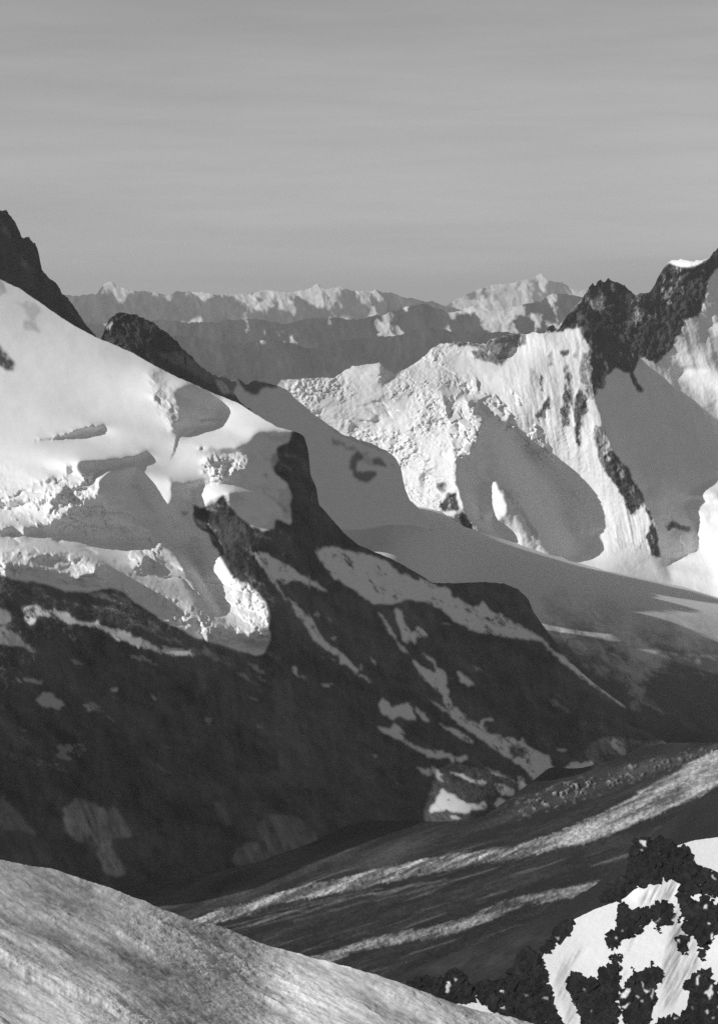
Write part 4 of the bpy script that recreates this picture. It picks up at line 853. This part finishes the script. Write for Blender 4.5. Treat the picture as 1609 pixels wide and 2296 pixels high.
# ------------------------------------------------------------------ dark slope falling from the near crag to the glacier
s = Sheet(760, 2150, 1560, 2330, 2.2)
s.D = plate_spline([(1609, 1758, 3000), (1500, 1830, 2900), (1400, 1925, 2750), (1250, 2045, 2600), (1100, 2120, 2550), (950, 2190, 2550), (760, 2240, 2600), (1609, 1900, 1700), (1450, 2000, 1500), (1250, 2150, 1500), (1100, 2230, 1500), (950, 2290, 1700), (1200, 2295, 1200), (1700, 1750, 2900), (1609, 2200, 1000)])(s.U, s.V)
wu, wv = s.warp(12, 40, 451)
s.relief = 12 * ridged(wu, wv, 55, 5, 453, ang=-60, stretch=2.2) + 4 * facets(wu, wv, 14, 455, 1.2) + 2 * fbm(s.U, s.V, 8, 4, 457)
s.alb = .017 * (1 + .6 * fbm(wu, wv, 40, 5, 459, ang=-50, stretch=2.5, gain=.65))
pale = np.clip(1 - np.abs(s.V - np.interp(s.U, [800, 950, 1100, 1250], [2250, 2185, 2150, 2090])) / 45, 0, 1) * np.clip((1300 - s.U) / 120, 0, 1)
s.alb = s.alb + .03 * pale * np.clip(.5 + fbm(s.U, s.V, 22, 5, 461, ang=-25, stretch=2.5, gain=.65) * 1.4, 0, 1.3)
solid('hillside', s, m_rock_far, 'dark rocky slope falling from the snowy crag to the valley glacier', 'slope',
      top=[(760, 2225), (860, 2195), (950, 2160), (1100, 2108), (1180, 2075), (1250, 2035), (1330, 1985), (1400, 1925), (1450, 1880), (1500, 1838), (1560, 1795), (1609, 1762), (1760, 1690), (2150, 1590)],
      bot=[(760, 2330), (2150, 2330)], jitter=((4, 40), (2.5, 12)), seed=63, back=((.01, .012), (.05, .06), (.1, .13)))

# ------------------------------------------------------------------ near crag: snow with dark outcrops
CRAG = plate_spline([(880, 2260, 520), (1060, 2222, 500), (1224, 2127, 500), (1329, 2039, 505), (1400, 2000, 505), (1430, 1895, 525), (1514, 1896, 520), (1609, 1876, 515), (1750, 1870, 500), (1609, 2000, 470), (1500, 2100, 450), (1609, 2150, 430), (1350, 2150, 460), (1300, 2290, 420), (1450, 2290, 400), (1609, 2290, 385), (1150, 2290, 450), (1000, 2290, 485), (1480, 1980, 490), (1750, 2290, 365)])
s = Sheet(860, 2150, 1780, 2345, 1.6)
s.D = CRAG(s.U, s.V)
wpf = s.warp(3, 30, 501); wps = s.warp(5, 14, 503)
T = np.full(s.U.shape, .76) + .10 * fbm(s.U, s.V, 70, 4, 519, ang=118, stretch=2)
for p, t, so in ((Q_((930, 620), (1050, 540), (1180, 500), (1280, 540), (1290, 620), (1200, 680), (1050, 700), (900, 740), (880, 720)), .52, 3), (Q_((1180, 1000), (1230, 900), (1300, 950), (1380, 1000), (1430, 1150), (1440, 1300), (1300, 1450), (1250, 1600), (1100, 1700), (1040, 1700), (1080, 1450), (1110, 1250), (1130, 1120)), .52, 3),
                 (Q_((130, 1480), (180, 1250), (330, 1130), (450, 1110), (400, 1170), (300, 1280), (270, 1420), (290, 1600), (360, 1720), (380, 1807), (230, 1807), (200, 1650)), .46, 4), (Q_((90, 1120), (180, 1100), (120, 1200), (80, 1200)), .5, 3), (Q_((720, 1400), (800, 1290), (860, 1400), (760, 1450)), .5, 3), (Q_((760, 1100), (900, 950), (960, 920), (830, 1130), (740, 1220)), .5, 3),
                 (Q_((1380, 265), (1700, 260), (1700, 290), (1400, 290)), .5, 3), (Q_((1200, 740), (1270, 700), (1280, 800), (1230, 950), (1180, 900)), .5, 3)):
    m = s.mask(p, wpf, so)
    T = T * (1 - m) + t * m
run = np.where(s.U > 1330, 1, .45) * blur(T < .62, 4) + .2
T += run * .42 * fbm(s.U, s.V, 6, 4, 511, ang=118, stretch=9, gain=.65) + .05 * fbm(s.U, s.V, 30, 4, 513)
s.shape_light(T, lam=900, eps=.35, passes=3)
s.relief += (.25 + run) * 1.1 * fbm(s.U, s.V, 5, 4, 517, ang=118, stretch=9, gain=.7) + .5 * fbm(s.U, s.V, 9, 4, 518)
s.alb[:] = .9
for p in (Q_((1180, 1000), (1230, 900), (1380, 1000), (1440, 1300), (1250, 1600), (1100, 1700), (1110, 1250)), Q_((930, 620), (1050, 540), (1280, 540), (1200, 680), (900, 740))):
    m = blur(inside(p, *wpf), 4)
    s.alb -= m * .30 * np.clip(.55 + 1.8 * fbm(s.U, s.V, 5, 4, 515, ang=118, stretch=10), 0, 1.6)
s.alb = np.clip(s.alb, .3, .92)
CRAG_SHEET = s; CRAG_D = s.D * (1 - blur(s.relief, 2) / FOC)
m_snow_near = terrain_mat('crag_snow', 1.2, rough=.7, vary=.04, bump=.12)
solid('snow_slope', s, m_snow_near, 'bright white snow slope with runnels on the near crag between dark outcrops', 'snow slope',
      top=[(860, 2300), (900, 2290), (985, 2276), (1000, 2258), (1014, 2252), (1040, 2246), (1054, 2222), (1070, 2232), (1090, 2250), (1110, 2268), (1135, 2282), (1170, 2280), (1195, 2240), (1206, 2165), (1212, 2150), (1224, 2127), (1269, 2099), (1282, 2062), (1329, 2039), (1387, 2018), (1400, 2012), (1425, 1990), (1440, 1930), (1469, 1905), (1514, 1895), (1554, 1884), (1609, 1876), (1720, 1862), (2150, 1835)],
      bot=[(860, 2345), (2150, 2345)], jitter=((1, 30), (1, 8)), seed=71, back=((.006, .004), (.03, .05), (.1, .25)))

m_outcrop = terrain_mat('outcrop_rock', 1.6, vary=.5, bump=.8, rough=.95)
OUT = [
    (Q_((815, 340), (870, 155), (900, 140), (970, 160), (1000, 210), (985, 300), (990, 420), (1010, 490), (960, 565), (860, 590), (800, 575), (808, 470), (812, 400)), 'tall black rock pinnacle with a dab of snow on top', 26, [(Q_((895, 165), (960, 165), (965, 215), (930, 205)), 1), (Q_((910, 240), (935, 235), (935, 255)), 1), (Q_((985, 220), (1020, 225), (1020, 250), (990, 245)), .8), (Q_((980, 280), (1010, 285), (1000, 300)), .8)]),
    (Q_((985, 190), (1040, 148), (1110, 150), (1230, 200), (1330, 220), (1385, 268), (1345, 300), (1400, 370), (1440, 400), (1550, 450), (1700, 450), (1700, 640), (1609, 640), (1570, 730), (1550, 675), (1500, 640), (1450, 670), (1480, 530), (1400, 640), (1330, 640), (1300, 600), (1280, 540), (1200, 490), (1130, 510), (1060, 530), (1000, 560), (990, 470), (980, 320)), 'broad dark outcrop behind the pinnacle under the upper snow edge', 22, [(Q_((1545, 470), (1560, 460), (1585, 515), (1560, 500)), 1)]),
    (Q_((1235, 640), (1290, 610), (1330, 670), (1410, 722), (1450, 670), (1540, 690), (1580, 765), (1610, 740), (1700, 740), (1700, 930), (1610, 960), (1560, 975), (1530, 1080), (1490, 1130), (1470, 1170), (1482, 1245), (1450, 1230), (1445, 1160), (1410, 1180), (1430, 1080), (1400, 1010), (1350, 1000), (1285, 965), (1300, 880), (1330, 830), (1280, 830), (1255, 720)), 'ragged dark outcrop with snow flecks at the right edge below the broad one', 20, [(Q_((1480, 745), (1500, 740), (1500, 780), (1475, 770)), 1), (Q_((1510, 890), (1540, 905), (1520, 920)), 1), (Q_((1540, 1000), (1560, 975), (1555, 1060), (1540, 1050)), 1)]),
    (Q_((1220, 1030), (1270, 1008), (1332, 1030), (1332, 1130), (1322, 1195), (1280, 1205), (1268, 1110), (1225, 1105)), 'small hooked rock standing in the grooved snow', 12, [(Q_((1240, 1060), (1265, 1050), (1262, 1090)), .9)]),
    (Q_((732, 730), (770, 700), (802, 740), (797, 800), (850, 830), (880, 778), (1000, 748), (1150, 700), (1205, 740), (1175, 945), (1090, 920), (1060, 895), (1000, 848), (960, 910), (900, 955), (800, 1035), (765, 1030), (710, 1105), (660, 1165), (618, 1135), (608, 1040), (650, 985), (720, 950), (698, 850)), 'arched dark outcrop between the two snowfields of the crag', 20, [(Q_((1050, 880), (1100, 850), (1020, 910)), .8), (Q_((740, 970), (755, 960), (755, 990)), .9), (Q_((690, 1020), (705, 1030), (695, 1050)), .9)]),
    (Q_((632, 1188), (700, 1170), (755, 1188), (738, 1240), (700, 1255), (640, 1235)), 'small rock lump just under the arched outcrop', 10, []),
    (Q_((265, 1400), (362, 1315), (385, 1370), (440, 1412), (530, 1405), (540, 1330), (620, 1280), (700, 1238), (745, 1268), (705, 1390), (700, 1480), (725, 1550), (685, 1620), (705, 1700), (690, 1900), (420, 1900), (370, 1720), (310, 1620), (265, 1500)), 'big rounded dark outcrop low on the crag in the middle of the snow', 24, [(Q_((400, 1480), (425, 1500), (405, 1515)), .6), (Q_((465, 1680), (480, 1690), (470, 1705)), .6)]),
    (Q_((855, 1370), (920, 1365), (950, 1315), (1000, 1295), (1080, 1320), (1105, 1370), (1060, 1430), (1035, 1580), (1003, 1640), (995, 1720), (905, 1900), (780, 1900), (770, 1720), (718, 1610), (740, 1540), (780, 1480), (755, 1430), (810, 1400)), 'crumbled outcrop veined with snow beside the big rounded one', 16, [(Q_((730, 1560), (790, 1490), (815, 1480), (820, 1520), (770, 1570)), 1), (Q_((930, 1480), (980, 1510), (1000, 1480), (970, 1540)), .9), (Q_((870, 1550), (910, 1570), (890, 1580)), .8), (Q_((920, 1420), (940, 1450), (930, 1480)), .9), (Q_((690, 1620), (740, 1650), (820, 1610), (770, 1670)), 1), (Q_((910, 1590), (935, 1590), (930, 1610)), .8), (Q_((1000, 1560), (1020, 1500), (1030, 1490), (1015, 1580)), .8)]),
    (Q_((1020, 1900), (1080, 1770), (1170, 1718), (1192, 1760), (1260, 1738), (1335, 1650), (1362, 1560), (1308, 1460), (1400, 1370), (1450, 1318), (1515, 1328), (1535, 1430), (1590, 1448), (1700, 1448), (1700, 1900)), 'large dark outcrop with snow pockets at the lower right corner', 20, [(Q_((1410, 1400), (1440, 1360), (1430, 1450), (1410, 1460)), .9), (Q_((1470, 1530), (1530, 1490), (1550, 1450), (1560, 1530), (1530, 1590), (1510, 1540)), 1), (Q_((1590, 1520), (1640, 1500), (1640, 1540)), .9), (Q_((1490, 1690), (1520, 1680), (1510, 1720)), .9), (Q_((1550, 1740), (1580, 1745), (1560, 1760)), .9), (Q_((1210, 1750), (1250, 1745), (1215, 1765)), 1), (Q_((1600, 1640), (1640, 1640), (1620, 1680)), .8), (Q_((1370, 1660), (1385, 1650), (1390, 1680)), .5)]),
    (H_((560, 1090), (640, 960), (640, 850), (700, 700), (750, 640), (805, 680), (835, 760), (852, 830), (868, 900), (915, 987), (960, 1090)), 'dark craggy rib left of the curved snow strip', 24, [(H_((625, 825), (645, 830), (650, 850), (630, 840)), 1), (H_((820, 870), (845, 865), (850, 880)), .5), (H_((610, 905), (655, 908), (650, 920), (620, 915)), 1), (H_((740, 850), (755, 855), (748, 865)), .4)]),
    (H_((180, 830), (250, 790), (330, 776), (392, 790), (392, 860), (340, 880), (280, 850)), 'low dark rock at the far left end of the crag', 14, []),
    (H_((385, 840), (395, 780), (420, 735), (452, 770), (472, 762), (492, 812), (525, 882), (470, 900), (400, 880)), 'pointed rock with a snowy flank next to the near snow slope', 16, [(H_((388, 800), (408, 800), (405, 840), (388, 850)), 1), (H_((425, 780), (440, 785), (430, 800)), .7)]),
    (H_((505, 815), (560, 800), (640, 790), (650, 905), (600, 925), (555, 895), (530, 860)), 'dark rock behind the sliver of snow beside the rib', 14, []),
    (H_((800, 650), (865, 615), (880, 560), (955, 515), (948, 570), (920, 610), (870, 642), (830, 672)), 'thin dark rock edge along the rim of the lower snow', 14, [(H_((878, 600), (895, 598), (890, 612)), .5)]),
    (Q_((560, 650), (590, 580), (700, 540), (730, 485), (822, 480), (845, 590), (780, 612), (730, 650), (712, 702), (650, 690), (560, 722)), 'dark rock shelf below the pinnacle above the lower snow', 16, []),
    (Q_((1030, 930), (1070, 925), (1105, 1000), (1070, 992), (1040, 955)), 'tiny rock tip in the snow under the arched outcrop', 8, []),
    (Q_((815, 1285), (870, 1320), (855, 1355), (825, 1320)), 'tiny rock above the crumbled outcrop', 7, []),
    (Q_((1238, 845), (1275, 848), (1265, 925), (1240, 900)), 'tiny upright rock in the snow beside the ragged outcrop', 7, []),
    (Q_((1290, 1450), (1320, 1445), (1320, 1475), (1295, 1475)), 'single boulder at the tip of the lower right outcrop', 8, []),
    (Q_((1000, 1260), (1020, 1225), (1025, 1265), (1005, 1280)), 'single boulder above the crumbled outcrop', 7, []),
]
for i, (poly, label, high, snows) in enumerate(OUT):
    high = high * (.35 if i in (9, 13, 14) else .8)
    p = np.array(poly)
    big = np.ptp(p, 0).max() > 45
    s = Sheet(p[:, 0].min() - 14, p[:, 0].max() + 14, p[:, 1].min() - 14, p[:, 1].max() + 14, 1.0 if big else .8)
    m = inside(poly, *s.warp(2.5, 12, 600 + i, 3))
    deep = blur(m, max(2, int(9 / s.h)))
    core = blur(m, 1) > .6

    def ok(cu, cv):
        return np.where(s.nearest(core, cu, cv), np.clip(s.sample(deep, cu, cv) * 1.3 - .2, .05, 1), 0)
    if big:
        blk = rubble(s.U, s.V, s.h, ok, 900 + i, spacing=5.5, sizes=(3, 15), high=high * .22, tilt=.8, floor=-9.)
    else:
        blk = rubble(s.U, s.V, s.h, ok, 900 + i, spacing=3.2, sizes=(2, 7), high=2, tilt=.6, floor=-9.)
    hard = blur(blk > -8.5, 1)
    s.relief = blk + .5 * fbm(s.U, s.V, 4, 3, 940 + i) * (blk > -8.5)
    s.D = CRAG_SHEET.sample(CRAG_D, s.U, s.V)
    s.alb = .022 * (1 + .6 * fbm(s.U, s.V, 14, 4, 960 + i)); sk = np.zeros(s.U.shape)
    for sp, k in snows:
        k2 = blur(inside(sp, *s.warp(2.5, 9, 980 + i, 2)), 1) * k
        s.alb = s.alb * (1 - k2) + .85 * k2; nsk += 1; sk[k2 > .5 * k] = nsk
    P = world_pt(s.U, s.V, s.D * (1 - s.relief / FOC)).reshape(-1, 3)
    R, Cc = s.U.shape
    idx = np.arange(R * Cc).reshape(R, Cc)
    keep = hard[:-1, :-1] + hard[1:, 1:] + hard[:-1, 1:] + hard[1:, :-1] > .9
    F = np.stack([idx[:-1, :-1], idx[1:, :-1], idx[1:, 1:], idx[:-1, 1:]], -1)[keep]
    sf = np.where((sk[:-1, :-1] == sk[1:, 1:]) & (sk[:-1, 1:] == sk[1:, :-1]) & (sk[:-1, :-1] == sk[1:, :-1]), sk[:-1, :-1], 0)[keep]
    o = link_mesh('rock_outcrop', P, F[sf == 0], s.alb.ravel(), m_outcrop, smooth=False)
    for q_ in range(1, nsk + 1):
        if (sf == q_).sum() > 4:
            link_mesh('snow_patch', P, F[sf == q_], s.alb.ravel(), m_snow_near, o, smooth=False)
    tag(o, label, 'rock', 'dark rock outcrops on the snowy crag')

# ------------------------------------------------------------------ foreground snow slope
s = Sheet(-900, 1330, 1780, 2400, 1.6)
FG = plate_spline([(-260, 1880, 175), (0, 1925, 160), (430, 2060, 134), (780, 2170, 112), (1190, 2295, 92), (0, 2295, 60), (600, 2295, 84), (0, 2100, 92), (-260, 2295, 52), (1330, 2400, 76), (600, 2400, 62), (-260, 2400, 40), (0, 2400, 44)])
s.D = FG(s.U, s.V)
px = s.D / FOC
P3 = world_pt(s.U, s.V, s.D)
gx, gy = P3[..., 0], P3[..., 1]
# sun cups and wind streaks: sizes in metres on the slope
cup = fbm(*s.warp(3, 20, 1003), 6.5, 4, 1001, ang=14, stretch=3.0, gain=.7)
cup2 = fbm(s.U, s.V, 30, 4, 1005, ang=24, stretch=4, gain=.6)
streak = fbm(*s.warp(9, 60, 1011), 40, 4, 1009, ang=27, stretch=7, gain=.5)
smooth_ = blur(inside(G_((-400, 590), (0, 610), (150, 650), (300, 690), (420, 750), (520, 800), (640, 860), (640, 1000), (-400, 1000)), *s.warp(22, 50, 1013)), 5)
zn = px * (2.3 * cup * np.clip(.75 + .9 * fbm(s.U, s.V, 120, 3, 1021, ang=25, stretch=3), .25, 1.4) + 3.6 * cup2) * (1 - .35 * smooth_) * np.clip(1 + .5 * streak, .4, 1.6) + .16 * streak
s.alb = np.clip(.66 + .32 * streak + .3 * smooth_ + .26 * cup + .26 * cup2, .22, .92)
m_snow_fore = terrain_mat('foreground_snow', .12, rough=.8, vary=.12, bump=.3)
solid('snow_slope', s, m_snow_fore, 'near grey white slope of pitted old snow falling to the right', 'snow slope',
      top=[(-900, 1800), (-260, 1880), (0, 1925), (60, 1936), (120, 1946), (230, 1985), (330, 2022), (430, 2060), (500, 2076), (600, 2118), (780, 2170), (850, 2190), (1000, 2240), (1090, 2268), (1190, 2296), (1330, 2340)],
      bot=[(-900, 2400), (1330, 2400)], jitter=((1.2, 40), (1, 9)), seed=81, zn=zn, back=((.02, .012), (.1, .1), (.4, .5), (1.5, 2.4)))

# ------------------------------------------------------------------ ground sheet under everything, haze, sky, sun, camera
me = bpy.data.meshes.new('ground')
g = 75000.0
me.from_pydata([(-g, -2000, 0), (g, -2000, 0), (g, g, 0), (-g, g, 0)], [], [(0, 1, 2, 3)])
gm, nt, b = new_mat('valley_ground')
n = nt.nodes.new('ShaderNodeTexNoise'); n.inputs['Scale'].default_value = .0008; n.inputs['Detail'].default_value = 8
tc = nt.nodes.new('ShaderNodeTexCoord'); nt.links.new(tc.outputs['Object'], n.inputs['Vector'])
cr = nt.nodes.new('ShaderNodeValToRGB'); cr.color_ramp.elements[0].color = (.03, .03, .03, 1); cr.color_ramp.elements[1].color = (.10, .10, .10, 1)
nt.links.new(n.outputs['Fac'], cr.inputs[0]); nt.links.new(cr.outputs[0], b.inputs['Base Color']); b.inputs['Roughness'].default_value = 1
me.materials.append(gm)
go = bpy.data.objects.new('ground', me); C.objects.link(go); go.location = (0, 0, -2600)
tag(go, kind='structure')

HAZE = 1.5e-5
bpy.context.view_layer.update()
top_z = max(max((o.matrix_world @ __import__('mathutils').Vector(c)).z for c in o.bound_box) for o in C.objects if o.type == 'MESH')
bx = bpy.data.meshes.new('haze')
x0, x1, y0, y1, z0, z1 = -g - 500, g + 500, -3000, g + 500, -2601, top_z + 40
bx.from_pydata([(x0, y0, z0), (x1, y0, z0), (x1, y1, z0), (x0, y1, z0), (x0, y0, z1), (x1, y0, z1), (x1, y1, z1), (x0, y1, z1)], [],
               [(3, 2, 1, 0), (4, 5, 6, 7), (0, 1, 5, 4), (1, 2, 6, 5), (2, 3, 7, 6), (3, 0, 4, 7)])
hm = bpy.data.materials.new('haze'); hm.use_nodes = True
hn = hm.node_tree; hn.nodes.clear()
out = hn.nodes.new('ShaderNodeOutputMaterial'); pv = hn.nodes.new('ShaderNodeVolumePrincipled')
pv.inputs['Color'].default_value = (.9, .9, .9, 1); pv.inputs['Density'].default_value = HAZE; pv.inputs['Anisotropy'].default_value = .2
hn.links.new(pv.outputs[0], out.inputs['Volume'])
bx.materials.append(hm)
ho = bpy.data.objects.new('haze', bx); C.objects.link(ho); tag(ho, kind='stuff')

w = bpy.data.worlds.new('World'); scene.world = w; w.use_nodes = True
wn = w.node_tree; bg = wn.nodes['Background']
sky = wn.nodes.new('ShaderNodeTexSky'); sky.sky_type = 'NISHITA'; sky.sun_disc = False
sky.sun_elevation = SUN_EL; sky.sun_rotation = math.atan2(SUN[0], SUN[1]); sky.altitude = 3600
sky.air_density = 1.0; sky.dust_density = 1.0
bw = wn.nodes.new('ShaderNodeSeparateColor')
wn.links.new(sky.outputs[0], bw.inputs[0])


def math_node(op, a, b_):
    n_ = wn.nodes.new('ShaderNodeMath'); n_.operation = op
    for i_, x_ in enumerate((a, b_)):
        if isinstance(x_, (int, float)):
            n_.inputs[i_].default_value = x_
        else:
            wn.links.new(x_, n_.inputs[i_])
    return n_.outputs[0]


# black and white film: mostly green and blue sensitive
lum = math_node('ADD', math_node('MULTIPLY', bw.outputs[0], .03), math_node('ADD', math_node('MULTIPLY', bw.outputs[1], .17), math_node('MULTIPLY', bw.outputs[2], .80)))
# faint high cirrus drawn out level with the horizon
tcw = wn.nodes.new('ShaderNodeTexCoord'); mp = wn.nodes.new('ShaderNodeMapping'); mp.inputs['Scale'].default_value = (4.2, 4.2, 46)
mp.inputs['Rotation'].default_value = (0, math.radians(2), 0)
wn.links.new(tcw.outputs['Generated'], mp.inputs['Vector'])
nz = wn.nodes.new('ShaderNodeTexNoise'); nz.inputs['Scale'].default_value = 1.6; nz.inputs['Detail'].default_value = 7; nz.inputs['Roughness'].default_value = .6
wn.links.new(mp.outputs[0], nz.inputs['Vector'])
mr = wn.nodes.new('ShaderNodeMapRange'); mr.inputs['From Min'].default_value = .3; mr.inputs['From Max'].default_value = .75; mr.inputs['To Min'].default_value = .99; mr.inputs['To Max'].default_value = 1.17
wn.links.new(nz.outputs['Fac'], mr.inputs['Value'])
lum = math_node('MULTIPLY', lum, mr.outputs['Result'])
cb = wn.nodes.new('ShaderNodeCombineColor')
for i_ in range(3):
    wn.links.new(lum, cb.inputs[i_])
wn.links.new(cb.outputs[0], bg.inputs['Color'])
bg.inputs['Strength'].default_value = .083

sl = bpy.data.lights.new('sun', 'SUN'); sl.energy = 5.0; sl.angle = math.radians(.5)
so = bpy.data.objects.new('sun', sl); C.objects.link(so)
from mathutils import Vector, Matrix
so.rotation_euler = Vector(SUN).to_track_quat('Z', 'Y').to_euler()
so.location = (-200, -100, 200)

cam = bpy.data.cameras.new('camera'); co = bpy.data.objects.new('camera', cam); C.objects.link(co)
cam.sensor_fit = 'VERTICAL'; cam.sensor_height = 24; cam.lens = 24 * FOC / H
cam.clip_start = 1; cam.clip_end = 200000
co.location = (0, 0, 0); co.rotation_euler = (math.pi / 2 - PITCH, 0, 0)
scene.camera = co
vs = scene.view_settings
scene.display_settings.display_device = 'sRGB'
vs.view_transform = 'Standard'; vs.look = 'None'; vs.exposure = -.33; vs.gamma = 1; vs.use_curve_mapping = False
scene.cycles.use_denoising = False
scene.cycles.volume_bounces = 0
scene.cycles.max_bounces = 4; scene.cycles.diffuse_bounces = 3
